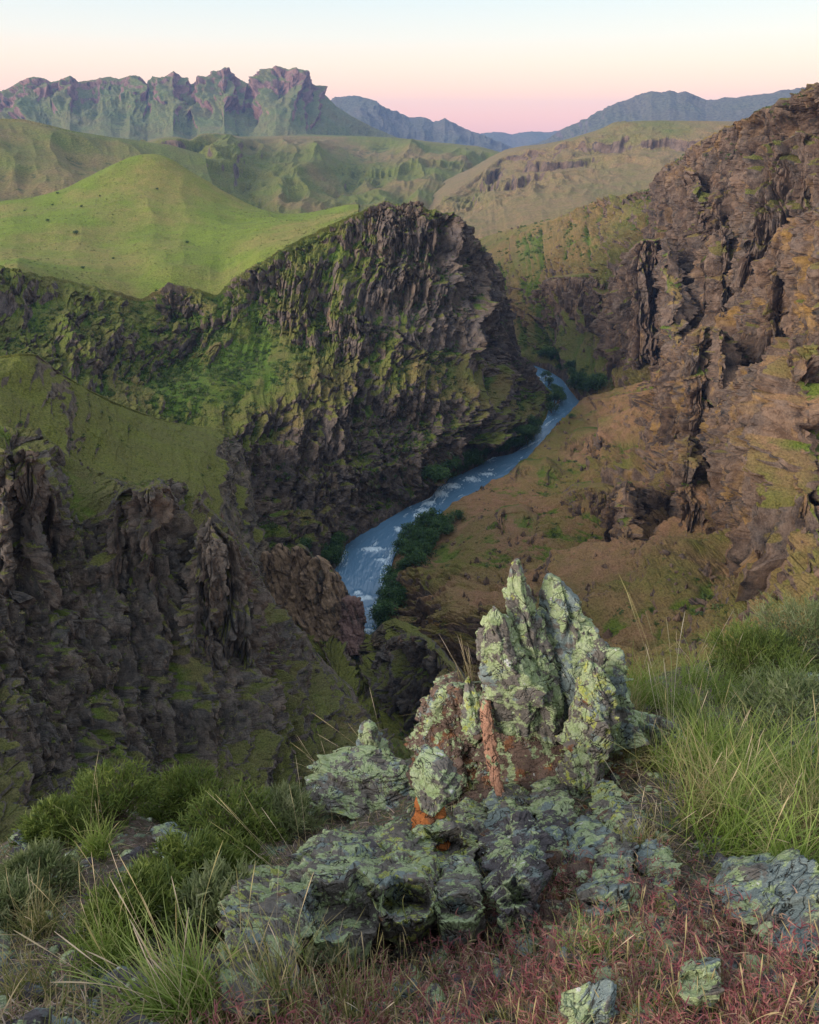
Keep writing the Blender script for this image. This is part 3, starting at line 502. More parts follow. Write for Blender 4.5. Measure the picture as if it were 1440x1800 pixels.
def drop(x, y):
    h = KB.ray_cast(Vector((x,y,H+4)), Vector((0,0,-1)), 60); return h[0].z if h[0] is not None else None
# ------------------------------------------------------------------ lichen rock
def lichen(name, base=(.14,.125,.115), mint=.5, yellow=.3, rust=0., grey=.3, white=.05, s=1., dark=0.):
    m = Mat(name, .85)
    n1 = m.noise(.09*s, 6, rough=.65); n2 = m.noise(.05*s, 6, rough=.7); n3 = m.noise(.14*s, 5, rough=.65); n4 = m.noise(.008, 5, rough=.7)
    n5 = m.noise(.03*s, 6, rough=.7)
    c = m.mix(m.rng(n3, .35, .65), base, tuple(x*1.7 for x in base))
    c = m.mix(m.rng(m.noise(.12*s, 4), .66-.3*rust, .72-.3*rust), c, (.26,.115,.06)) if rust else c
    c = m.mix(m.rng(n3, .64-.2*grey, .68-.2*grey), c, (.22,.27,.27))
    k = m.rng(m.math('ADD', n1, m.math('MULTIPLY', n4, .12)), .66-.22*mint, .69-.22*mint)
    c = m.mix(k, c, m.mix(m.rng(n5, .4, .6), (.33,.42,.20), (.43,.49,.31)))
    c = m.mix(m.rng(n2, .70-.2*yellow, .73-.2*yellow), c, m.mix(m.rng(n5, .4, .6), (.40,.45,.09), (.47,.48,.18)))
    c = m.mix(m.rng(m.noise(.045*s, 5), .70-.1*white, .72-.1*white), c, (.62,.62,.60))
    sp = m.voro(.012, out='Distance'); c = m.mix(m.rng(m.math('ADD', sp, m.math('MULTIPLY', n5, .8)), .50, .44), c, (.035,.03,.03))
    cr = m.math('ABSOLUTE', m.math('SUBTRACT', m.noise(.11*s, 3, 1.2), .5), 0)
    c = m.mix(m.math('MULTIPLY', m.rng(cr, .016, .005), m.rng(n3, .48, .55)), c, (.03,.025,.022))
    if dark: c = m.mix(dark, c, (.02,.018,.02))
    c = m.mix(m.rng(n4, .3, .7), m.mix(.45, c, (.03,.03,.02)), c)
    m.col(c); m.bump(m.math('ADD', m.math('ADD', n4, m.math('MULTIPLY', n5, 1.5)), m.rng(cr, 0, .04)), .010, .9); return m.m
m_mint = lichen('mint_lichen_rock', mint=.56, yellow=.35, grey=.5, white=.2)
m_lich = lichen('mixed_lichen_rock', mint=.48, yellow=.75, grey=.4, white=.25, rust=.15)
m_grey = lichen('blue_grey_lichen_rock', mint=.45, yellow=.15, grey=1.0, white=.3)
m_rub = lichen('rubbly_base_rock', base=(.13,.085,.07), mint=.35, yellow=.35, grey=.2, white=.3, rust=.3, s=.7)
m_dark = lichen('purple_black_rock', base=(.085,.075,.085), mint=.38, yellow=.2, grey=.5, white=.4, s=.8)
m_rust = lichen('rust_rock', base=(.36,.12,.035), mint=-.3, yellow=-.3, grey=-.6, white=-.3, rust=.3)
m_pink = lichen('pink_tan_rock', base=(.36,.19,.13), mint=.05, yellow=.05, grey=0, white=.3, rust=0)
def dhit(u, v):
    h = hit(u, v); return None if h is None else float(np.hypot(h[0], h[1]))
def seat(secs, pr):
    """lay a low rock on the slope: every section sits pr metres proud of the ground behind it"""
    secs = sorted(secs); n = len(secs); o_ = []
    for k, (v, a, b, d) in enumerate(secs):
        h = dhit((a+b)/2, v); f = .2 if k == n-1 else 1
        o_.append([v, a, b, None if h is None else h-pr*f])
    ref = next((x for x in o_ if x[3] is not None), None)
    if ref is None: return secs
    for x, y in zip(o_, secs):
        if x[3] is None: x[3] = ref[3]+(ref[0]-x[0])*.0012
    return o_
m_pinn = terrain_mat('tan_pinnacle', 2.2, (.40,.27,.17), (.28,.19,.13), GR, GR2, DRY, BUSH, .5, .5, (.50,.34,.19))
m_pinkr = terrain_mat('pink_block', 3, (.20,.12,.11), (.24,.14,.12), GR, GR2, DRY, BUSH)
def rock_mesh(name, secs, mat, thick=.5, rough=1., lean=0., n=72, m=64, seed=0, front=True, fs=.12, pr=None, base=None, jag=.10):
    """secs: (v, u_left, u_right, d) down the rock; every section is an angular ring of real depth"""
    if pr is not None: secs = seat(secs, pr)
    if base:
        k_ = dhit(*base[:2])/base[2]; secs = [(a_, b_, c_, d_*k_) for a_, b_, c_, d_ in secs]
    S_ = np.array(secs, float); o = np.argsort(S_[:,0]); S_ = S_[o]
    q = np.linspace(0, 1, m); t = (S_[:,0]-S_[0,0])/(S_[-1,0]-S_[0,0])
    v, ul, ur, d = [np.interp(q, t, S_[:,k]) for k in range(4)]
    if pr is not None: jag = .05
    if jag:
        w0 = np.maximum(ur-ul, 1); st = lambda k, f: TAB[(np.floor(q*f)).astype(int) % 64, (seed*7+k) % 64, 5]
        fade = sstep(0,.06,q)
        ul = ul + w0*jag*fade*(st(1, 9)*.6+st(2, 21)*.4+.3*vnoise(q*40, q*0+seed, q*0)); ur = ur + w0*jag*fade*(st(3, 8)*.6+st(4, 23)*.4+.3*vnoise(q*40, q*0+seed+9, q*0))
    A = P(ul, v, d); B = P(ur, v, d); ce = (A+B)/2; wx = (B-A)/2; hw = np.linalg.norm(wx, axis=1); e = wx/np.maximum(hw[:,None],1e-6)
    rad = ce - np.array([0,0,H]); rad[:,2] = 0; rad /= np.linalg.norm(rad, axis=1, keepdims=True)
    dep = np.minimum(hw*thick*1.3+.008, np.max(hw)*thick)
    if front: ce = ce + rad*dep[:,None]*.8
    a = np.linspace(0, 2*np.pi, n, endpoint=False); gg = np.random.RandomState(seed*13+1); ks = 6
    ak = (np.arange(ks)+gg.rand(ks)*.7)/ks*2*np.pi; tw = np.interp(q, np.linspace(0,1,4), gg.randn(4)*.22)[:,None]
    ck = .70+.22*gg.rand(ks); co = np.cos(a[None,:,None]+tw[...,None]-ak); pr_ = np.min(np.where(co > .05, ck/np.maximum(co,.05), 9), axis=-1)
    pr_ = np.minimum(pr_, 1.25); X = pr_*np.cos(a)[None]; X = (X-(X.max(1)+X.min(1))[:,None]/2)/((X.max(1)-X.min(1))[:,None]/2); Y = pr_*np.sin(a)[None]
    sg = lambda x, p: np.sign(x)*np.abs(x)**p
    G = ce[:,None] + e[:,None]*(hw[:,None]*X)[...,None] + rad[:,None]*(dep[:,None]*Y)[...,None]
    s = max(.03, np.mean(hw))
    out_ = G - ce[:,None]; out_ /= np.maximum(np.linalg.norm(out_,axis=-1,keepdims=True),1e-6); out_[...,2] += .25
    G0 = np.stack([G[...,0]+.25*G[...,2], G[...,1]-.2*G[...,2], G[...,2]], -1)
    h, val, ed = facets(G0, s*.9, s*2.4, seed=seed, tilt=.9)
    h2, val2, ed2 = facets(G0, s*.3, s*.7, seed=seed+3, tilt=1.2)
    nz = fbm(G, s*.35, 5, .6, seed=seed+5)
    k = np.minimum(1, hw/s)[:,None]
    G = G + out_*(((h*.17 - .10*sstep(.06,0,ed)) + (h2*.06 - .05*sstep(.07,0,ed2)) + nz*.045-.03)*s*rough*(.25+.75*k))[...,None]
    G[...,2] += fbm(G, s*.6, 3, seed=seed+6)*s*.06*rough
    V = G.reshape(-1,3); F = grid_faces(m, n, True)
    V = np.concatenate([V, G[0].mean(0)[None]+[0,0,.15*hw[0]], G[-1].mean(0)[None]])
    i = np.arange(n); j = (i+1) % n; k0 = m*n
    cap = np.stack([np.full(n,k0), i, j, j], -1)   # fan (degenerate quads avoided below)
    me = bpy.data.meshes.new(name)
    faces = F.tolist() + [[k0, int(a_), int(b_)] for a_, b_ in zip(i, j)] + [[k0+1, int((m-1)*n+b_), int((m-1)*n+a_)] for a_, b_ in zip(i, j)]
    me.from_pydata(V.tolist(), [], faces); me.polygons.foreach_set('use_smooth', [True]*len(me.polygons)); me.materials.append(mat)
    return me
def thing(name, label, cat, loc, group=None):
    o = bpy.data.objects.new(name, None); C.collection.objects.link(o); o.location = loc; o.empty_display_size = .1
    o['label'] = label; o['category'] = cat
    if group: o['group'] = group
    return o
def part(name, me, root, label=None):
    o = link(name, me, label, parent=root); o.matrix_parent_inverse.identity()
    me.transform(__import__('mathutils').Matrix.Translation(-root.location)); return o
def rock(name, label, cat, secs, mat, group=None, **k):
    me = rock_mesh(name, secs, mat, **k)
    if k.get('pr') is not None: secs = seat(secs, k['pr'])
    c = np.mean([P((s[1]+s[2])/2, s[0], s[3]) for s in secs], 0); c[2] = P(secs[-1][1], secs[-1][0], secs[-1][3])[2]
    me.transform(__import__('mathutils').Matrix.Translation(-Vector(c)))
    return link(name, me, label, cat, None, group, None, c)
# the spire
b = P(950, 1400, 2.45); sp = thing('rock_spire','tall pale green lichen spire of upright rock blades in the middle of the knoll','rock', b)
part('rock_blade', rock_mesh('rock_blade', [(1068,864,872,2.62),(1090,846,890,2.6),(1110,842,902,2.6),(1150,842,918,2.58),(1190,844,938,2.58),(1220,850,950,2.58),(1250,858,956,2.6),(1290,866,950,2.6)], m_mint, .42, 1.15, n=120, m=120, seed=1, base=(950,1400,2.50)), sp, 'broad left blade covered in mint green lichen')
part('rock_blade', rock_mesh('rock_blade', [(988,902,912,2.70),(1000,894,917,2.7),(1020,889,922,2.69),(1050,887,932,2.68),(1080,888,944,2.68),(1120,894,952,2.66),(1160,900,962,2.66),(1200,910,980,2.64),(1250,925,995,2.62),(1310,940,1000,2.6)], m_mint, .55, 1.1, n=120, m=130, seed=2, base=(950,1400,2.50)), sp, 'thin tallest blade with a pale grey tip')
part('rock_blade', rock_mesh('rock_blade', [(1014,962,970,2.80),(1022,959,985,2.8),(1040,956,1003,2.79),(1065,953,1026,2.78),(1090,951,1032,2.77),(1120,950,1052,2.76),(1160,952,1078,2.74),(1200,960,1096,2.72),(1250,975,1112,2.7),(1320,980,1130,2.66)], m_grey, .42, 1.15, n=130, m=130, seed=3, base=(950,1400,2.50)), sp, 'broad right blade of blue grey rock')
part('rock_blade', rock_mesh('rock_blade', [(1165,1028,1042,2.62),(1180,1024,1058,2.6),(1210,1015,1075,2.58),(1250,1005,1088,2.56),(1300,990,1090,2.52),(1350,975,1075,2.48),(1400,965,1060,2.42),(1440,960,1050,2.36)], m_lich, .5, 1.1, n=96, m=100, seed=4, base=(950,1400,2.50)), sp, 'jagged yellow green blade on the front')
part('orange_slab', rock_mesh('orange_slab', [(1238,846,862,2.58),(1260,842,868,2.56),(1300,848,872,2.52),(1350,856,878,2.46),(1400,868,886,2.38),(1420,872,886,2.34)], m_pink, .6, 1.2, n=60, m=80, seed=5, base=(950,1400,2.50)), sp)
part('rock_base', rock_mesh('rock_base', [(1215,880,1060,2.86),(1235,850,1090,2.85),(1270,846,1108,2.82),(1310,848,1130,2.74),(1360,850,1140,2.62),(1410,850,1140,2.48),(1460,860,1120,2.36)], m_rub, .45, 1.0, n=150, m=120, seed=6, base=(950,1400,2.50)), sp)
part('rock_back', rock_mesh('rock_back', [(1105,935,955,2.86),(1140,905,1005,2.86),(1190,885,1050,2.85),(1240,870,1080,2.84),(1290,870,1090,2.8)], m_rub, .4, 1.1, n=110, m=90, seed=9, base=(950,1400,2.50)), sp)
part('rock_shoulder', rock_mesh('rock_shoulder', [(1215,785,815,2.9),(1225,765,840,2.9),(1250,745,858,2.88),(1290,725,866,2.82),(1330,714,868,2.74),(1380,710,870,2.6),(1420,720,870,2.5)], m_rub, .6, 1.1, n=120, m=100, seed=7, base=(950,1400,2.50)), sp)
part('rock_ridge', rock_mesh('rock_ridge', [(1262,1075,1110,2.75),(1280,1080,1150,2.8),(1310,1085,1200,2.85),(1340,1100,1225,2.8),(1375,1120,1235,2.75),(1400,1150,1230,2.7)], m_grey, .5, .9, n=100, m=70, seed=8, base=(950,1400,2.50)), sp)
# the long boulder in front
b = P(640, 1700, 1.2); lb = thing('lichen_boulder','long low boulder thick with green and yellow lichen in front of the rust footed stone','rock', b)
part('rock_core', rock_mesh('rock_core', [(1500,700,800,1.6),(1530,600,845,1.6),(1570,520,850,1.5),(1610,470,845,1.4),(1650,500,830,1.35)], m_dark, .4, 1.0, n=180, m=110, seed=10, pr=.03), lb)
part('rock_lobe', rock_mesh('rock_lobe', [(1585,470,545,1.42),(1600,430,556,1.36),(1630,408,560,1.30),(1670,400,556,1.24),(1720,392,550,1.17),(1790,385,520,1.05)], m_lich, .65, .9, n=120, m=100, seed=11, pr=.19), lb)
part('rock_lobe', rock_mesh('rock_lobe', [(1528,560,640,1.58),(1545,535,680,1.53),(1570,520,690,1.46),(1610,512,690,1.39),(1650,520,680,1.33),(1700,520,670,1.24)], m_mint, .65, .9, n=130, m=100, seed=12, pr=.19), lb)
part('rock_lobe', rock_mesh('rock_lobe', [(1490,680,730,1.66),(1500,650,762,1.63),(1530,640,770,1.57),(1570,645,768,1.49),(1620,650,765,1.40),(1670,655,760,1.31)], m_lich, .65, .9, n=130, m=100, seed=13, pr=.19), lb)
part('rock_lobe', rock_mesh('rock_lobe', [(1484,735,800,1.76),(1492,715,830,1.73),(1505,710,842,1.68),(1520,720,842,1.62),(1550,740,838,1.55)], m_lich, .65, .8, n=110, m=80, seed=14, pr=.19), lb)
part('rock_lobe', rock_mesh('rock_lobe', [(1535,790,820,1.60),(1545,772,840,1.56),(1580,765,848,1.49),(1620,765,850,1.41),(1665,770,846,1.32)], m_mint, .65, .7, n=110, m=90, seed=15, pr=.19), lb)
# stone with rusty foot
b = P(757, 1480, 2.0); cs = thing('capped_stone','knob of mint lichen rock on a bright rust orange foot','rock', b)
part('cap', rock_mesh('cap', [(1354,752,778,2.16),(1362,735,792,2.14),(1380,727,800,2.12),(1400,724,802,2.08),(1418,727,800,2.05),(1428,735,790,2.04)], m_mint, .9, .7, n=90, m=60, seed=16, base=(755,1488,2.20)), cs)
part('rusty_foot', rock_mesh('rusty_foot', [(1415,730,782,2.07),(1430,726,782,2.04),(1455,726,782,2.0),(1480,722,786,1.95),(1500,722,790,1.9)], m_rust, .7, .6, n=80, m=50, seed=17, base=(755,1488,2.20)), cs)
rock('boulder','dark purple black boulder with blue grey crust beside the right end of the long boulder','rock', [(1478,870,935,1.78),(1490,848,955,1.74),(1520,846,965,1.67),(1560,850,965,1.58),(1610,855,955,1.48),(1660,860,950,1.38)], m_dark, thick=.65, rough=1.2, n=130, m=100, seed=18, pr=.15)
rock('rock_slab','pale green slab at the left lip of the knoll above the shrubs','rock', [(1352,575,690,2.72),(1362,550,708,2.68),(1382,540,715,2.62),(1405,545,720,2.55),(1435,550,720,2.45)], m_mint, thick=.3, rough=.8, n=120, m=80, seed=19, base=(620,1425,2.55))
rock('stone','small round lichen knob standing above the pale slab','rock', [(1282,642,662,2.86),(1295,634,670,2.85),(1320,634,672,2.82),(1345,628,690,2.76),(1365,620,700,2.72)], m_mint, thick=.9, rough=.7, n=60, m=50, seed=20, base=(660,1365,2.8))
rr = [
 ('sharp splinter of rock on the left side of the spire below its shoulder tuft',[(1195,820,826,2.4),(1210,815,835,2.38),(1240,812,842,2.34),(1290,812,850,2.25)],m_lich),
 ('broken lichen block filling the gap under the orange slab',[(1405,870,915,2.2),(1418,855,925,2.16),(1445,850,925,2.08),(1475,855,920,2.0)],m_grey),
 ('yellow crusted block at the right foot of the spire',[(1425,1075,1110,2.1),(1438,1060,1125,2.05),(1465,1058,1130,1.98),(1495,1060,1125,1.9)],m_lich),
 ('grey lichen block leading from the spire down to the right hand slab',[(1500,1125,1165,1.9),(1512,1110,1180,1.86),(1535,1108,1190,1.8),(1560,1115,1185,1.72)],m_grey),
 ('small wedge of yellow green lichen stone touching the rust footed stone on its right',[(1418,812,832,1.98),(1430,800,848,1.96),(1460,796,856,1.9),(1490,800,860,1.82)],m_lich),
 ('pointed pale stone between the wedge stone and the foot of the spire',[(1398,900,920,2.12),(1412,880,935,2.08),(1440,868,940,2.02),(1468,870,945,1.94)],m_lich),
 ('mint green stone leaning on the front foot of the spire',[(1392,940,985,2.2),(1405,925,1000,2.15),(1430,930,1005,2.08),(1460,935,1010,2.0)],m_mint),
 ('upright green stone just right of the foot of the spire',[(1382,1050,1072,2.22),(1395,1040,1083,2.18),(1420,1036,1090,2.1),(1450,1035,1095,2.02)],m_lich),
 ('flat grey green stone in the rubble below the spire',[(1466,1010,1050,1.98),(1478,995,1070,1.93),(1500,990,1078,1.87),(1530,995,1080,1.8)],m_grey),
 ('pair topped mint stone right of the flat grey green stone',[(1484,1070,1095,1.92),(1496,1050,1112,1.87),(1530,1044,1118,1.78),(1565,1048,1115,1.7)],m_mint),
 ('narrow yellow green stone standing among the red grass',[(1538,1158,1172,1.76),(1555,1148,1180,1.72),(1585,1146,1184,1.65),(1610,1150,1186,1.6)],m_lich),
 ('broken grey stone under the spire at the edge of the dark boulder',[(1450,950,985,2.0),(1462,935,1000,1.96),(1490,930,1005,1.88),(1520,935,1005,1.8)],m_dark),
 ('crusted stone low in the red grass right of the dark boulder',[(1560,1030,1075,1.62),(1575,1015,1095,1.58),(1605,1010,1100,1.5),(1630,1015,1100,1.45)],m_grey),
 ('teal topped flat stone near the bottom edge among red stems',[(1722,1195,1240,1.27),(1732,1180,1262,1.24),(1750,1178,1266,1.2),(1775,1185,1260,1.15)],m_grey),
 ('grey stone cut by the bottom edge of the picture',[(1782,1000,1040,1.1),(1792,980,1062,1.07),(1820,970,1075,1.0)],m_grey),
 ('bleached round stone among the left shrubs',[(1472,290,325,2.4),(1480,272,342,2.37),(1500,270,346,2.3),(1525,280,340,2.22)],m_grey),
 ('dark splintered stone at the far left lip',[(1462,60,90,2.75),(1475,35,105,2.7),(1500,25,110,2.6),(1530,30,110,2.5)],m_dark),
 ('mint stone cut by the left edge of the picture',[(1640,-25,10,1.95),(1652,-35,20,1.9),(1690,-40,24,1.8),(1720,-40,20,1.75)],m_mint),
 ('pale flat rock in the grass at the right edge',[(1196,1400,1440,4.0),(1206,1385,1470,3.9),(1222,1385,1480,3.75),(1245,1390,1480,3.6)],m_grey),
 ('dark knobbly rock half sunk in the right hand grass',[(1258,1360,1400,3.6),(1270,1320,1440,3.5),(1300,1300,1470,3.3),(1350,1300,1480,3.0)],m_dark),
]
for i, (lb_, secs, mt) in enumerate(rr): rock('stone', lb_, 'rock', secs, mt, thick=.55, rough=1.0, n=60, m=44, seed=70+i, pr=.07)
rock('rock_slab','long blue green slab sloping down at the right edge of the knoll','rock', [(1556,1250,1300,1.78),(1570,1236,1360,1.74),(1600,1235,1410,1.68),(1635,1260,1470,1.6),(1670,1320,1500,1.52),(1700,1360,1500,1.46)], m_grey, thick=.6, rough=1.0, n=130, m=90, seed=95, pr=.12)

b = P(540, 1120, 206); pn = thing('rock_pinnacles','cluster of tan weathered rock pinnacles where the spur drops to the river','rock', b)
for k, secs in enumerate([[(975,464,474,231),(1000,456,486,229),(1050,448,500,226),(1110,440,500,220)],[(960,488,496,229),(975,482,504,228),(1010,476,514,226),(1090,470,530,219)],[(965,519,530,227),(985,512,542,226),(1030,506,552,223),(1110,500,560,215)],
    [(984,548,560,222),(1000,542,576,221),(1040,538,588,218),(1100,535,600,212),(1150,540,610,205)],[(1012,580,594,217),(1035,574,606,215),(1080,566,616,210),(1150,560,620,201)],[(1056,608,626,207),(1064,602,634,206),(1100,600,637,202),(1150,598,642,194)]]):
    part('pinnacle', rock_mesh('pinnacle', [(a_,b_-3,c_+3,d_-11) for a_,b_,c_,d_ in secs], m_pinn if k < 5 else m_pinkr, .7, 1.3, n=110, m=90, seed=120+k), pn)
for o in list(pn.children):
    me = o.data
    for nm_, val_ in (('rock', 1.0), ('damp', -.3), ('side', .6), ('ps', None), ('pt', None)):
        t = me.attributes.new(nm_, 'FLOAT', 'POINT'); co_ = np.empty(len(me.vertices)*3, np.float32); me.vertices.foreach_get('co', co_); co_ = co_.reshape(-1,3)
        t.data.foreach_set('value', np.full(len(me.vertices), val_, np.float32) if val_ is not None else (co_[:,0]+co_[:,1]*.6 if nm_ == 'ps' else co_[:,2]).copy())

for q_ in ((950,1400),(755,1488),(620,1425),(660,1365),(540,1385),(300,1480),(1440,1200)): print('knoll', q_, dhit(*q_))
# ------------------------------------------------------------------ grass and shrubs
rs = np.random.RandomState(5)
def leafmat(name, stops, tip=None, trans=.35):
    m = bpy.data.materials.new(name); m.use_nodes = True; t = m.node_tree; b = t.nodes['Principled BSDF']; o = t.nodes['Material Output']
    a = t.nodes.new('ShaderNodeAttribute'); a.attribute_name = 'r'
    r = t.nodes.new('ShaderNodeValToRGB'); t.links.new(a.outputs['Fac'], r.inputs[0]); ramp(r, stops)
    c = r.outputs[0]
    if tip:
        a2 = t.nodes.new('ShaderNodeAttribute'); a2.attribute_name = 't'
        p = t.nodes.new('ShaderNodeMath'); p.operation = 'POWER'; t.links.new(a2.outputs['Fac'], p.inputs[0]); p.inputs[1].default_value = 2.5
        x = t.nodes.new('ShaderNodeMix'); x.data_type = 'RGBA'; t.links.new(p.outputs[0], x.inputs[0]); t.links.new(c, x.inputs[6]); x.inputs[7].default_value = (*tip, 1); c = x.outputs[2]
    t.links.new(c, b.inputs['Base Color']); b.inputs['Roughness'].default_value = .6; b.inputs['Specular IOR Level'].default_value = .25
    tr = t.nodes.new('ShaderNodeBsdfTranslucent'); t.links.new(c, tr.inputs[0])
    mx = t.nodes.new('ShaderNodeMixShader'); mx.inputs[0].default_value = trans
    t.links.new(b.outputs[0], mx.inputs[1]); t.links.new(tr.outputs[0], mx.inputs[2]); t.links.new(mx.outputs[0], o.inputs[0]); return m
m_gg = leafmat('green_grass', [(0,(.10,.17,.02)),(.5,(.18,.27,.045)),(.85,(.28,.34,.09)),(1,(.42,.36,.18))], (.30,.33,.12))
m_go = leafmat('olive_grass', [(0,(.09,.13,.025)),(.45,(.15,.18,.045)),(.7,(.30,.25,.11)),(1,(.42,.32,.19))], (.38,.30,.16))
m_straw = leafmat('straw_stalk', [(0,(.30,.26,.10)),(.5,(.48,.38,.22)),(1,(.60,.48,.36))])
m_red = leafmat('red_brome', [(0,(.12,.035,.05)),(.3,(.24,.065,.075)),(.55,(.30,.12,.10)),(.75,(.40,.28,.19)),(1,(.24,.26,.08))], (.32,.15,.15))
m_dryl = leafmat('dry_litter', [(0,(.16,.09,.07)),(.4,(.28,.18,.13)),(.8,(.42,.33,.27)),(1,(.16,.18,.06))], None, .1)
m_shr = leafmat('shrub_leaf', [(0,(.035,.06,.012)),(.5,(.085,.125,.022)),(1,(.17,.21,.045))], (.19,.23,.06), .3)
m_sage = leafmat('grey_shrub_leaf', [(0,(.06,.09,.03)),(.5,(.13,.16,.06)),(1,(.24,.25,.14))], (.22,.25,.12), .3)
m_twig = Mat('twig').m; m_twig.node_tree.nodes['Principled BSDF'].inputs['Base Color'].default_value = (.11,.075,.05,1)
def unit(a): return a/np.maximum(np.linalg.norm(a,axis=-1,keepdims=True),1e-9)
def ribbons(base, dirn, ln, wd, bend, seg=5, head=0., r=None, rng=rs, wander=.06):
    """tapered curved blades: base (N,3), unit direction, length, width, droop"""
    n = len(base); t = np.linspace(0,1,seg+1)
    dirn = unit(dirn); hz = dirn*[1,1,0]; hz = unit(hz+1e-4)
    T = t[None,:,None]; ln_ = np.asarray(ln)[:,None,None]; bd = np.asarray(bend)[:,None,None]
    p = base[:,None]+dirn[:,None]*ln_*T + (hz[:,None]*.55-np.array([0,0,1]))*ln_*bd*T**2.2
    wn = unit(rng.randn(n,3)*[1,1,.3]); p = p + wn[:,None]*ln_*wander*np.sin(T*3.0)
    view = unit(base-np.array([0,0,H])); side = unit(np.cross(dirn, unit(view+rng.randn(n,3)*.5)))
    wt = (1-t)**.6*.92+.08
    if head: wt = np.where(t > .74, .5+head*np.sin(np.clip((t-.74)/.26,0,1)*np.pi)**.8, .75-.3*t)
    w_ = side[:,None]*(np.asarray(wd)[:,None]*wt[None])[...,None]*.5
    V = np.stack([p-w_, p+w_], 2).reshape(n, -1, 3); k = 2*(seg+1)
    j = np.arange(seg)*2; q = np.stack([j, j+1, j+3, j+2], -1)
    F = (np.arange(n)[:,None,None]*k+q[None]).reshape(-1,4)
    r = rng.rand(n) if r is None else r
    return V.reshape(-1,3), F, np.repeat(r, k), np.tile(np.repeat(t,2), n)
def join(parts):
    off = 0; V=[];F=[];R=[];T=[]
    for v,f,r,t in parts: V.append(v); F.append(f+off); R.append(r); T.append(t); off += len(v)
    return np.concatenate(V), np.concatenate(F), np.concatenate(R), np.concatenate(T)
def leaf_mesh(name, parts, mat, origin=None):
    V,F,R,T = join(parts)
    if origin is not None: V = V-np.asarray(origin)
    return mesh_from(name, V, F, {'r':R,'t':T}, mat)
def cone(n, spread, lean=(0,0), rng=rs):
    a = rng.rand(n)*2*np.pi; s = np.abs(rng.randn(n))*spread
    return unit(np.stack([np.cos(a)*s+lean[0], np.sin(a)*s+lean[1], np.ones(n)], -1))
def tussock(label, u, v, n, L_, mat=None, spread=.4, lean=(0,0), rad=.03, w=.003, stalks=0, sl=None, bend=.35, name='grass_tussock', group=None, cat='grass', seed=0, pt=None, head=1.2, smat=None):
    g = np.random.RandomState(100+seed); b = hit(u, v) if pt is None else np.asarray(pt)
    if b is None: print('no ground at', u, v); return
    root = thing(name, label, cat, b-[0,0,.01], group)
    bb = g.randn(n,3)*[rad,rad,0]*.6; 
    me = leaf_mesh('blades', [ribbons(bb+[0,0,0]+b, cone(n,spread,lean,g), L_*(.35+.75*g.rand(n)), w*(.6+.7*g.rand(n)), bend*(.3+1.2*g.rand(n)), 6, rng=g, r=np.clip(.35+.28*g.randn(n),0,1))], mat or m_gg, root.location)
    link('blades', me, parent=root)
    if stalks:
        sl = sl or L_*1.7; k = stalks
        me = leaf_mesh('seed_stalks', [ribbons(g.randn(k,3)*[rad,rad,0]*.5+b, cone(k,spread*.8,lean,g), sl*(.6+.5*g.rand(k)), w*.42*np.ones(k), .18*g.rand(k), 12, head, rng=g, wander=.03)], smat or m_straw, root.location)
        link('seed_stalks', me, parent=root)
    return root
def aimed(label, u, v, tips, mat=None, w=.0014, name='grass_stalks', droop=.06, seed=0, back=0., head=1.1, more=0):
    """a spray of long stalks from one root; tips given as (u,v,distance)"""
    g = np.random.RandomState(300+seed); b = hit(u, v); root = thing(name, label, 'grass', b)
    tp = np.array([P(*t) for t in tips]); 
    if more:
        i = g.randint(0, len(tp), more); j = g.randint(0, len(tp), more); f = g.rand(more,1); tp = np.concatenate([tp, b+(tp[i]*f+tp[j]*(1-f)-b)*(.45+.5*g.rand(more,1))])
    n = len(tp); bb = b+g.randn(n,3)*[.02,.02,0]; dv = tp-bb; ln = np.linalg.norm(dv,axis=1)
    me = leaf_mesh('stalks', [ribbons(bb, unit(dv)+[0,0,droop], ln, w*np.ones(n)*(.7+.5*g.rand(n)), droop*np.ones(n), 14, head, rng=g, wander=.02, r=g.rand(n))], mat or m_straw, root.location)
    link('stalks', me, parent=root); return root
# shrubs -------------------------------------------------------------
def shrub(label, u, v, R_, hgt, mat, n=46, leaves=42, seed=0, leaf=.035, name='shrub', cat='shrub', pt=None, lw=.0055, group=None):
    g = np.random.RandomState(500+seed); b = hit(u, v) if pt is None else np.asarray(pt)
    if b is None: print('no ground', u, v); return
    root = thing(name, label, cat, b, group)
    a = g.rand(n)*2*np.pi; rr_ = np.sqrt(g.rand(n))*R_; top = np.stack([np.cos(a)*rr_, np.sin(a)*rr_, hgt*np.sqrt(np.clip(1-(rr_/R_)**2*.8,0,1))*(.72+.4*g.rand(n))], -1)
    bs = b+g.randn(n,3)*[R_*.12,R_*.12,0]; tw = b+top-bs
    me = leaf_mesh('branches', [ribbons(bs, unit(tw), np.linalg.norm(tw,axis=1), .006*np.ones(n), 0*np.ones(n), 5, rng=g)], m_twig, root.location); link('branches', me, parent=root)
    i = np.repeat(np.arange(n), leaves); f = 1-np.abs(g.randn(n*leaves))*.22
    base = bs[i]+tw[i]*f[:,None]+g.randn(n*leaves,3)*R_*.06
    dr = unit(unit(tw)[i]*.8+g.randn(n*leaves,3)*.55+[0,0,.5])
    cl = np.clip(.45+.22*g.randn(n),0,1)[i]
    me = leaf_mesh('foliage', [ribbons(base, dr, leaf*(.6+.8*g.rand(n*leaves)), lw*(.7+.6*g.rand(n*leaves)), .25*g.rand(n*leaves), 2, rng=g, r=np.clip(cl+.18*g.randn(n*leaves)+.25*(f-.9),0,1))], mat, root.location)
    link('foliage', me, parent=root); return root
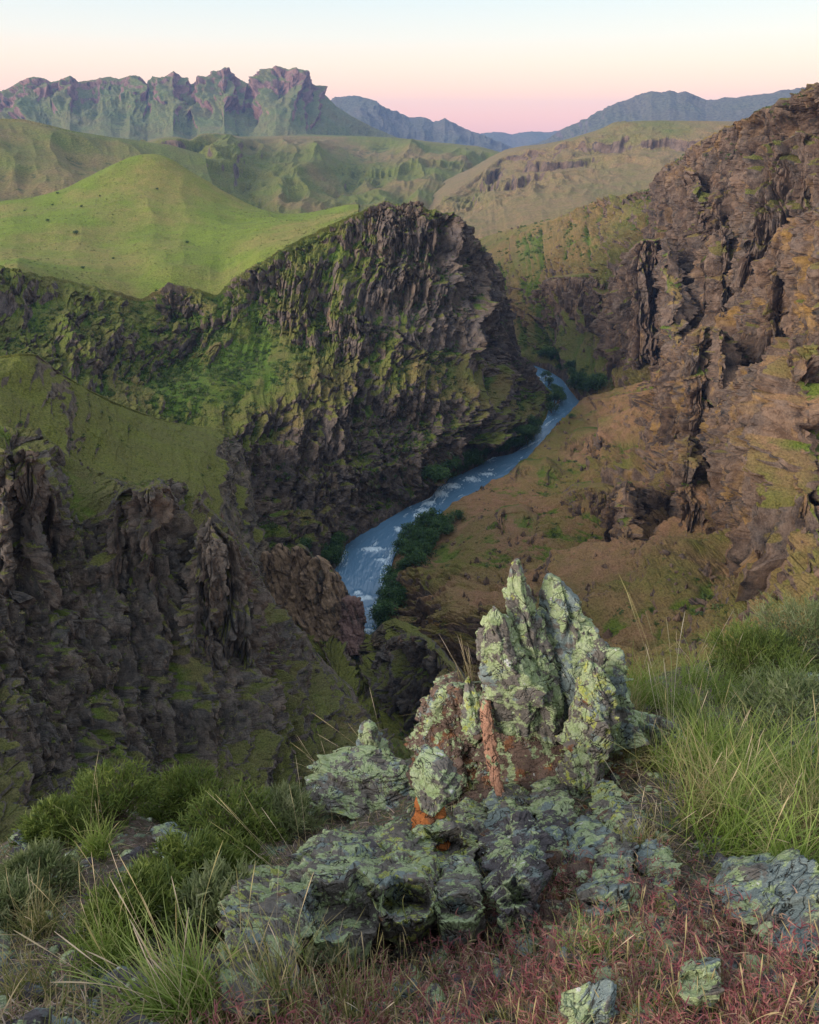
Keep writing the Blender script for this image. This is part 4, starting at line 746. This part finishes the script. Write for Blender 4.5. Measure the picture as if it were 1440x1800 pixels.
SH = [
 ('bright green shrub at the far left lip beside the dark splintered stone',100,1478,.16,.20,m_shr),
 ('tall yellow green shrub on the left lip with grass in front of it',200,1440,.26,.27,m_shr),
 ('round topped shrub at the lip right of the tall yellow green shrub',325,1432,.25,.24,m_shr),
 ('wide pale green shrub in front of the round topped shrub',400,1490,.28,.22,m_shr),
 ('grey green shrub against the pale slab on the lip',500,1470,.22,.22,m_sage),
 ('leafy shrub with deep green leaves below the bleached round stone',330,1580,.20,.20,m_shr),
 ('loose bright shrub between the leafy shrub and the straw stalks',400,1560,.16,.18,m_shr),
 ('low dark shrub left of the long boulder',390,1640,.17,.15,m_sage),
 ('small grey shrub near the left edge below the lip',60,1580,.18,.17,m_sage),
 ('bright green shrub low on the left amid tall grass',250,1650,.17,.19,m_shr),
 ('dusky shrub at the left edge above the mint stone',20,1630,.15,.14,m_sage),
]
for i, (lb_, u, v, R_, h_, mt) in enumerate(SH): shrub(lb_, u, v, R_, h_, mt, n=int(60+R_*180), seed=i)
shrub('dark twiggy bush in the right hand grass over the sunken rock', 1400, 1300, .35, .28, m_sage, n=120, seed=30)
shrub('grey green bush at the right edge beyond the pale flat rock', 1425, 1165, .55, .42, m_sage, n=160, seed=31, leaf=.05)
shrub('leafy green bush at the head of the grass behind the right blade of the spire', 1330, 1190, .4, .3, m_shr, n=140, seed=32, leaf=.05)
# tussocks -----------------------------------------------------------
tussock('pale green tussock in the bottom left corner area with long arching straw blades', 330, 1800, 420, .24, m_gg, .55, (-.25,.1), .05, .0035, 24, .36, seed=1)
tussock('thin grass tuft on the left lip in front of the tall yellow green shrub', 175, 1500, 260, .26, m_gg, .35, (.05,0), .05, .0035, 8, seed=2)
tussock('feathery tuft at the left among the dusky shrubs', 70, 1650, 240, .24, m_go, .35, (.05,0), .05, .003, 8, seed=3)
tussock('green tuft below the bright green shrub at lower left', 190, 1700, 300, .22, m_gg, .4, (0,0), .06, .003, 10, seed=4)
tussock('sparse tuft at the lower left edge of the picture', 50, 1760, 200, .16, m_go, .5, (0,0), .05, .0025, 8, seed=5)
tussock('yellow green tuft sprouting between the blades of the rock spire', 0, 0, 120, .17, m_gg, .28, (-.1,0), .015, .003, 6, .24, seed=6, pt=P(953,1215,2.58))
tussock('arching tuft rooted on the left shoulder of the rock spire', 0, 0, 420, .34, m_go, .35, (-.22,.05), .035, .003, 26, .52, seed=7, pt=P(838,1262,2.70))
tussock('small tuft at the foot of the orange slab', 838, 1408, 130, .13, m_gg, .45, (-.1,0), .03, .0028, 4, seed=8)
tussock('yellow tuft growing under the left end of the long boulder', 470, 1790, 260, .22, m_go, .3, (-.1,.15), .06, .003, 14, .32, seed=9)
tussock('yellow green stems in front of the middle of the long boulder', 620, 1795, 160, .17, m_go, .28, (.0,.15), .09, .003, 16, .26, seed=10)
tussock('short green tuft among the red grass at the bottom right of centre', 1040, 1690, 220, .12, m_gg, .5, (0,.1), .04, .0025, 4, seed=11)
tussock('brown tuft beside the blue green slab', 1130, 1510, 240, .16, m_go, .5, (0,0), .05, .0028, 8, seed=12)
tussock('wispy tuft on the lip just left of the stone knob', 600, 1390, 160, .30, m_go, .35, (-.35,.1), .04, .003, 8, .5, seed=13)
g = np.random.RandomState(9)
RG = [(1105,1270),(1150,1240),(1200,1250),(1225,1300),(1130,1350),(1190,1350),(1250,1350),(1300,1330),(1230,1410),(1290,1390),(1350,1380),(1410,1350),(1240,1460),(1310,1450),(1430,1420),(1290,1500),(1420,1500),(1270,1230),(1340,1260),(1220,1200),(1300,1190),(1390,1220),(1120,1225),(1400,1560),(1440,1480)]
for i, (u, v) in enumerate(RG):
    tussock('green bunchgrass tussock in the thick stand right of the rock spire', u, v, 220, .30+.14*g.rand(), m_gg if i % 4 else m_go, .42, (-.1+.2*g.rand(),.0), .09, .0034, 5, .5, group='bunchgrass standing thick on the right', seed=40+i, bend=.45)
# long stalks --------------------------------------------------------
aimed('fan of long pale stalks leaning left from behind the long boulder', 545, 1575, [(366,1394,2.1),(384,1402,2.1),(384,1500,1.9),(362,1498,1.9),(360,1530,1.85),(372,1518,1.85),(392,1472,1.95),(462,1425,2.0),(430,1392,2.1),(520,1335,2.2),(600,1455,1.9),(500,1480,1.9),(352,1560,1.8)], seed=1, more=8)
aimed('spray of thin stalks arching left over the tuft at bottom left', 440, 1760, [(165,1645,1.6),(235,1700,1.5),(120,1740,1.4),(125,1760,1.35),(265,1640,1.6),(300,1620,1.6),(350,1610,1.6),(390,1620,1.6),(250,1735,1.4),(420,1600,1.6)], seed=2, more=14)
aimed('upright yellow stems rising across the front of the long boulder', 520, 1800, [(455,1640,1.15),(480,1620,1.15),(500,1640,1.1),(530,1660,1.1),(560,1600,1.15),(600,1640,1.1),(430,1660,1.15),(640,1600,1.1),(668,1640,1.1)], seed=3, more=16, w=.0013)
aimed('three thin stalks leaning left from the lip near the stone knob', 690, 1370, [(548,1250,3.0),(612,1270,3.0),(560,1290,3.0),(650,1205,3.1)], seed=4)
aimed('long bowed stalks crossing low over the right end of the rubble', 1190, 1560, [(1000,1400,1.9),(1060,1340,2.1),(1120,1350,2.1),(1160,1420,1.9)], seed=5, more=6)
aimed('tallest seed stalks standing above the right hand grass', 1180, 1330, [(1088,1012,3.9),(1102,1040,3.9),(1170,1090,3.8),(1205,1080,3.8),(1290,1075,3.9),(1250,1110,3.8),(1135,1080,3.8)], seed=6, more=6, w=.0024)
aimed('two long crossed stalks slanting through the right hand grass', 1190, 1370, [(1330,1190,3.2),(1300,1240,3.2),(1090,1160,3.2)], seed=7, w=.0022)
aimed('thin stalks slanting out beside the right slab', 1160, 1740, [(1010,1620,1.3),(960,1590,1.35),(1090,1600,1.35),(1200,1610,1.4)], seed=8, more=6, w=.0013)
# ground cover -------------------------------------------------------
def knoll_pts(n, poly, g):
    out_ = []
    us = [p[0] for p in poly]; vs = [p[1] for p in poly]
    while len(out_) < n:
        u = min(us)+g.rand()*(max(us)-min(us)); v = min(vs)+g.rand()*(max(vs)-min(vs)); c = False
        for i in range(len(poly)):
            a, b = poly[i], poly[i-1]
            if (a[1] > v) != (b[1] > v) and u < (b[0]-a[0])*(v-a[1])/(b[1]-a[1])+a[0]: c = not c
        if c:
            h = hit(u, v)
            out_.append(h if h is not None else np.array([0,0,-50.]))
    return np.array(out_)
g = np.random.RandomState(21)
B = knoll_pts(2000, [(420,1790),(700,1700),(860,1640),(900,1560),(1150,1500),(1250,1600),(1500,1700),(1500,1900),(300,1900)], g)
n = len(B); hh = .05+.07*g.rand(n); d0 = cone(n,.3,(0,.1),g); cr_ = np.clip(.48+.32*g.randn(n),0,1)
pts = [ribbons(B, d0, hh, .0016*np.ones(n), .1*np.ones(n), 4, rng=g, r=np.clip(cr_+.25,0,.9))]
i = np.repeat(np.arange(n), 6); k = len(i); f = .55+.45*g.rand(k)
pts.append(ribbons(B[i]+d0[i]*(hh[i]*f)[:,None], unit(cone(k,.9,(0,0),g)+[0,0,-.3]), .010+.014*g.rand(k), .0014+.0018*g.rand(k), .9*g.rand(k), 3, rng=g, r=np.clip(cr_[i]*.8+.12*g.randn(k),0,1)))
link('red_grass', leaf_mesh('red_grass', pts, m_red), 'thin reddish brome grass covering the lower right ground', 'grass', 'stuff')
B = knoll_pts(260, [(380,1800),(480,1720),(900,1680),(1200,1620),(1500,1720),(1500,1900),(300,1900)], g); n = len(B)
link('straw_grass', leaf_mesh('straw_grass', [ribbons(B, cone(n,.22,(-.08,.1),g), .08+.14*g.rand(n), .0011+.0008*g.rand(n), .25*g.rand(n), 8, 1.2, rng=g, wander=.03)], m_go), 'thin straw stems standing through the reddish ground', 'grass', 'stuff')
ALL = [(-60,1500),(130,1445),(400,1430),(600,1400),(860,1320),(1100,1240),(1250,1180),(1500,1150),(1700,1250),(1700,1900),(-60,1900)]
B = knoll_pts(17000, ALL, g); n = len(B)
a = g.rand(n)*6.283; dr = unit(np.stack([np.cos(a), np.sin(a), .25*g.rand(n)+(np.sin(a)*-.5)], -1))
link('dry_litter', leaf_mesh('dry_litter', [ribbons(B+[0,0,.006], dr, .02+.06*g.rand(n)**2, .0015+.0025*g.rand(n), .2*g.rand(n), 3, rng=g)], m_dryl), 'matted dead grass litter on the knoll', 'litter', 'stuff')
B = knoll_pts(11000, ALL, g); n = len(B)
pn = fbm(B, .35, 3, seed=77); keep = pn > -.12; B = B[keep]; n = len(B)
link('short_grass', leaf_mesh('short_grass', [ribbons(B, cone(n,.5,(0,0),g), .03+.09*g.rand(n), .0018+.0016*g.rand(n), .5*g.rand(n), 4, rng=g)], m_go), 'short mixed grass over the knoll', 'grass', 'stuff')
# small stones
def pebbles(n, poly, lo, hi, g):
    import mathutils
    bm_ = bpy.data.meshes.new('t'); import bmesh; q = bmesh.new(); bmesh.ops.create_icosphere(q, subdivisions=2, radius=1); bv = np.array([v.co[:] for v in q.verts]); bf = np.array([[v.index for v in f.verts] for f in q.faces]); q.free()
    B = knoll_pts(n, poly, g); V=[]; F=[]
    for i, b in enumerate(B):
        s = lo+(hi-lo)*g.rand()**2.5; sc = s*np.array([1,.6+.5*g.rand(),.35+.5*g.rand()]); a = g.rand()*6.28
        v = bv*(1+.30*vnoise(bv[:,0]*1.7+i*3.1, bv[:,1]*1.7, bv[:,2]*1.7+i)[:,None]+.15*vnoise(bv[:,0]*4+i*3.1, bv[:,1]*4, bv[:,2]*4+i)[:,None])*sc
        v = v@np.array([[math.cos(a),math.sin(a),0],[-math.sin(a),math.cos(a),0],[0,0,1]])
        V.append(v+b+[0,0,s*.1]); F.append(bf+i*len(bv))
    return np.concatenate(V), np.concatenate(F)
V, F = pebbles(1300, ALL, .006, .045, g)
link('gravel', mesh_from('gravel', V, F, None, m_dark), 'small lichen spotted stones scattered on the knoll', 'gravel', 'stuff')
V, F = pebbles(420, [(780,1400),(1120,1400),(1190,1640),(1000,1680),(850,1640),(840,1480)], .012, .06, g)
link('rock_rubble', mesh_from('rock_rubble', V, F, None, m_rub), 'broken rock rubble below the spire', 'rubble', 'stuff')
# ------------------------------------------------------------------ scrub, loose rock and riverside trees
m_scrub = leafmat('scrub_leaf', [(0,(.022,.045,.012)),(.4,(.04,.075,.016)),(.75,(.075,.11,.025)),(1,(.13,.13,.06))], None, .15)
m_tuft = leafmat('hillside_tuft', [(0,(.06,.085,.02)),(.5,(.11,.13,.035)),(1,(.22,.18,.09))], None, .2)
m_tree = leafmat('tree_leaf', [(0,(.014,.038,.012)),(.5,(.034,.080,.024)),(1,(.08,.14,.035))], None, .2)
def pick(LF, n, g, want, umin=None):
    o, G, rock_, damp_, nn_ = LF
    Gf = G.reshape(-1,3); w_ = want(Gf, rock_.ravel(), damp_.ravel(), nn_.reshape(-1,3)); 
    d = np.linalg.norm(Gf-[0,0,H],axis=1); vis = np.einsum('ij,ij->i', nn_.reshape(-1,3), [0,0,H]-Gf) > 0
    # cell area so that points are spread by ground area
    a = np.linalg.norm(np.cross(np.gradient(G,axis=0), np.gradient(G,axis=1)),axis=-1).ravel()
    p = np.clip(w_,0,None)*a*vis*(Gf[:,2] > 1.5); p /= p.sum(); return Gf[g.choice(len(Gf), n, p=p)], d
def tufts(name, label, cat, pts, size, mat, g, nl=22, flat=.7):
    n = len(pts); i = np.repeat(np.arange(n), nl); k = len(i); s = size[i]
    a = unit(g.randn(k,3)); a[:,2] = np.abs(a[:,2])
    base = pts[i]+a*(s*(.35+.6*g.rand(k)))[:,None]*[1,1,flat]
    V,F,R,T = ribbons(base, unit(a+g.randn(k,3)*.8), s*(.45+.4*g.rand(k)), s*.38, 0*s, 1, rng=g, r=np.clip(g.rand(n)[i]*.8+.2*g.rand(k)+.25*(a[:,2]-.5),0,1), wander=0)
    link(name, mesh_from(name, V, F, {'r':R,'t':T}, mat), label, cat, 'stuff')
g = np.random.RandomState(77)
no = lambda p, s, k: fbm(p, s, 3, seed=k)
def sc_all():
    P_=[]; S_=[]
    def put(LF, n, want, lo, hi):
        p, _ = pick(LF, n, g, want); P_.append(p); S_.append(lo+(hi-lo)*g.rand(n)**2)
    put(LF_rock_butte, 6500, lambda p,r,d,n: np.clip(.2+d*1.4+no(p,14,1),0,2)*(1-.75*r), .5, 2.0)
    put(LF_canyon_wall, 3800, lambda p,r,d,n: np.clip(.1+d*1.2+no(p,18,2),0,2)*(1-.7*r), .6, 2.2)
    put(LF_canyon_slope, 2600, lambda p,r,d,n: np.clip(d*1.2+no(p,12,3)-.05,0,2)*(1-.6*r), .3, 1.3)
    put(LF_saddle_ridge, 1600, lambda p,r,d,n: np.clip(d+no(p,8,4),0,2)*(1-.6*r)*(r > .12), .3, 1.0)
    tufts('hillside_scrub','dark scrub bushes scattered on the canyon walls','bushes', np.concatenate(P_), np.concatenate(S_), m_scrub, g)
    P_.clear(); S_.clear()
    put(LF_near_cliff, 9000, lambda p,r,d,n: np.clip(.15+no(p,4,5)+n[:,2]*.3,0,2), .12, .42)
    put(LF_canyon_slope, 6000, lambda p,r,d,n: np.clip(.2+no(p,9,6),0,2)*(1-.5*r), .2, .6)
    put(LF_green_hill, 3500, lambda p,r,d,n: .15+np.clip(no(p,25,11),0,2), .35, .9)
    put(LF_saddle_ridge, 6500, lambda p,r,d,n: .3+np.clip(no(p,5,7),0,2), .15, .5)
    put(LF_rock_butte, 5000, lambda p,r,d,n: np.clip(.2+no(p,9,8),0,2), .3, .8)
    tufts('hillside_tufts','tufts of green and tan grass dotted over the cliffs','grass', np.concatenate(P_), np.concatenate(S_), m_tuft, g, nl=14, flat=.9)
sc_all()
def loose():
    import bmesh
    q = bmesh.new(); bmesh.ops.create_icosphere(q, subdivisions=1, radius=1); bv = np.array([v.co[:] for v in q.verts]); bf = np.array([[v.index for v in f.verts] for f in q.faces]); q.free()
    for LF, n, lo, hi, mat, nm, want in ((LF_canyon_slope, 4500, .25, 1.5, m_rnear, 'brown slope', lambda p,r,d,n: .01+np.clip(no(p,7,9)*1.6-.1,0,2)), (LF_canyon_wall, 1200, .5, 2.0, m_rfar, 'far wall', lambda p,r,d,n: .01+np.clip(no(p,10,10)*1.6-.1,0,2)), (LF_near_cliff, 2200, .1, .7, m_left, 'dark cliff', lambda p,r,d,n: .2+r)):
        p, _ = pick(LF, n, g, want); s = lo+(hi-lo)*g.rand(n)**3; V=[]; F=[]
        var = [bv*(1+.7*vnoise(bv[:,0]*1.9+i*3.1, bv[:,1]*1.3, bv[:,2]*1.3+i)[:,None]+.2*vnoise(bv[:,0]*3+i, bv[:,1]*3, bv[:,2]*3)[:,None]) for i in range(12)]
        for i in range(n):
            a = g.rand()*6.28; sc = s[i]*np.array([.8+.4*g.rand(), .6+.4*g.rand(), .7+1.2*g.rand()])
            v = (var[i % 12]*sc)@np.array([[math.cos(a),math.sin(a),0],[-math.sin(a),math.cos(a),0],[0,0,1]])
            V.append(v+p[i]-[0,0,s[i]*.35]); F.append(bf+i*len(bv))
        V = np.concatenate(V); F = np.concatenate(F)
        link('loose_rocks', mesh_from('loose_rocks', V, F, {'rock':np.ones(len(V)), 'damp':np.zeros(len(V)), 'side':np.ones(len(V))*.3, 'ps':V[:,0]+V[:,1]*.6, 'pt':V[:,2]}, mat, False), 'loose rocks and small outcrops littering the '+nm, 'rocks', 'stuff')
loose()
def tree_proto(seed):
    g = np.random.RandomState(seed); n = 26; a = unit(g.randn(n,3)); a[:,2] = np.abs(a[:,2])*.9-.15
    c = a*(.35+.4*g.rand(n,1))*[1,1,.75]+[0,0,.75]; i = np.repeat(np.arange(n), 30); k = len(i); q = unit(g.randn(k,3))
    base = c[i]+q*(.16+.12*g.rand(k,1))
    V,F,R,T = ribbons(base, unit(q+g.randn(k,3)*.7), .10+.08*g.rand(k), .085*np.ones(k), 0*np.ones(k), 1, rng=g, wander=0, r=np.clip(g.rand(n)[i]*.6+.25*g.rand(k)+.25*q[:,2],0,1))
    cm = mesh_from('crown', V, F, {'r':R,'t':T}, m_tree)
    import bmesh
    q = bmesh.new()
    for j in range(5):
        b2 = np.array([0,0,0]); e = c[j*5]*.9; d = Vector(e); r = bmesh.ops.create_cone(q, segments=7, radius1=.06 if j == 0 else .035, radius2=.012, depth=d.length, cap_ends=True)
        M = __import__('mathutils').Matrix.Translation(d/2) @ d.to_track_quat('Z','Y').to_matrix().to_4x4(); bmesh.ops.transform(q, matrix=M, verts=r['verts'])
    tm = bpy.data.meshes.new('trunk'); q.to_mesh(tm); q.free(); tm.materials.append(m_twig); return cm, tm
protos = [tree_proto(s) for s in (1,2,3,4)]
def tree(u, v, s, label, group, z=1.0, g=g):
    h = T_can.ray_cast(Vector((0,0,H)), (Vector(P(u,v,1.0))-Vector((0,0,H))).normalized(), 3000)[0]
    p = PZ(u, v, .6)
    if h is not None and 0.2 < h.z < 14 and h.y < p[1]+14: p = (h.x, h.y, h.z)
    r = thing('riverside_tree', label, 'tree', (p[0],p[1],p[2]-.4), group); cm, tm = protos[g.randint(4)]
    r.scale = (s*(.85+.3*g.rand()), s*(.85+.3*g.rand()), s*(.8+.35*g.rand())); r.rotation_euler = (0,0,g.rand()*6.28)
    link('crown', cm, parent=r); link('trunk', tm, parent=r)
def bank(pts, n, inward, s0, s1, label, group, wd=(0,1)):
    pts = np.array(pts, float); t = np.linspace(0, len(pts)-1, n)
    for k, x in enumerate(t):
        u = np.interp(x, np.arange(len(pts)), pts[:,0]); v = np.interp(x, np.arange(len(pts)), pts[:,1]); f = wd[0]+(wd[1]-wd[0])*g.rand()
        tree(u+inward[0]*f+g.randn()*2, v+inward[1]*f+g.randn()*2, s0+(s1-s0)*g.rand(), label, group, z=1.0+4.5*f)
bank([(768,858),(800,838),(830,826),(868,802),(903,793),(925,782),(945,760)], 56, (-12,-14), 4.6, 8.0, 'dark green tree in the thicket lining the left bank under the butte', 'trees on the left river bank')
bank([(955,668),(972,692),(980,705),(968,722)], 9, (8,0), 5, 8, 'dark tree on the small wooded point at the upper river bend', 'trees on the wooded point')
bank([(560,975),(590,1000),(596,985),(612,960)], 12, (-22,-8), 4, 6, 'dark tree at the foot of the left cliff by the broad lower reach', 'trees at the lower left bank')
bank([(1000,672),(1008,688),(1020,700),(1036,694),(1046,684)], 12, (14,-10), 6, 9, 'dark tree on the right bank at the upper river bend', 'trees at the upper right bank')
bank([(946,628),(960,636),(980,648),(1000,660),(990,640),(960,615)], 12, (18,-12), 5, 8, 'dark tree where the river comes out from behind the butte', 'trees on the far reach')
bank([(752,918),(722,942),(700,970),(687,1004),(679,1034),(671,1084),(664,1124),(668,1160)], 84, (50,4), 4.2, 6.8, 'green tree in the dense thicket on the right bank of the lower reach', 'trees on the right river bank')
for (u, v, s, lb_) in [(1005,735,3.4,'lone round dark shrub on the tan spur above the river bend')]:
    o = LF_canyon_slope; d = Vector(P(u,v,1.0))-Vector((0,0,H))
    Gs = o[1][::4,::4]; T_ = BVHTree.FromPolygons([tuple(p) for p in Gs.reshape(-1,3)], grid_faces(*Gs.shape[:2]).tolist()); h = T_.ray_cast(Vector((0,0,H)), d.normalized(), 2000)[0]
    if h:
        r = thing('round_shrub', lb_, 'shrub', h-Vector((0,0,.5))); r.scale = (s,s,s*.8); link('crown', protos[0][0], parent=r); link('trunk', protos[0][1], parent=r)
Gs = LF_green_hill[1][::3,::3]; T_ = BVHTree.FromPolygons([tuple(p) for p in Gs.reshape(-1,3)], grid_faces(*Gs.shape[:2]).tolist())
for (u, v, s, lb_) in [(135,412,2.6,'largest dark bush on the lower left of the bright green hill'),(277,333,1.6,'single dark bush high on the face of the green hill'),(102,341,1.8,'dark bush near the left shoulder line of the green hill'),(93,361,1.4,'upper of two bushes left on the green hill'),(85,389,1.8,'dark bush below the two bushes at left on the green hill'),(44,371,1.3,'small bush near the left edge of the green hill'),(144,364,1.6,'small bush right of the two bushes on the green hill'),(330,427,1.6,'bush on the low green rise in front of the hill'),(147,472,1.5,'bush above the pale bench edge under the green hill'),(200,455,1.2,'tiny bush on the pale bench'),(176,345,1.1,'tiny bush high on the left face of the green hill')]:
    h = T_.ray_cast(Vector((0,0,H)), (Vector(P(u,v,1.0))-Vector((0,0,H))).normalized(), 3000)[0]
    if h:
        r = thing('hill_bush', lb_, 'bush', h-Vector((0,0,.4))); r.scale = (s*1.5,s*1.5,s); link('crown', protos[1][0], parent=r); link('trunk', protos[1][1], parent=r)
# ------------------------------------------------------------------ air
def haze():
    V = [(x,y,z) for x in (-13500,13500) for y in (-80,14200) for z in (-16,680)]
    F = [(0,1,3,2),(4,6,7,5),(0,4,5,1),(2,3,7,6),(0,2,6,4),(1,5,7,3)]
    m = bpy.data.materials.new('haze_air'); m.use_nodes = True; t = m.node_tree; t.nodes.clear()
    o = t.nodes.new('ShaderNodeOutputMaterial'); v = t.nodes.new('ShaderNodeVolumePrincipled')
    v.inputs['Color'].default_value = (.30,.50,1.0,1); v.inputs['Density'].default_value =   .000044; v.inputs['Anisotropy'].default_value = .0
    t.links.new(v.outputs[0], o.inputs['Volume'])
    link('haze', mesh_from('haze', V, F, None, m, False), 'thin blue evening air over the canyon', 'haze', 'stuff')
haze()
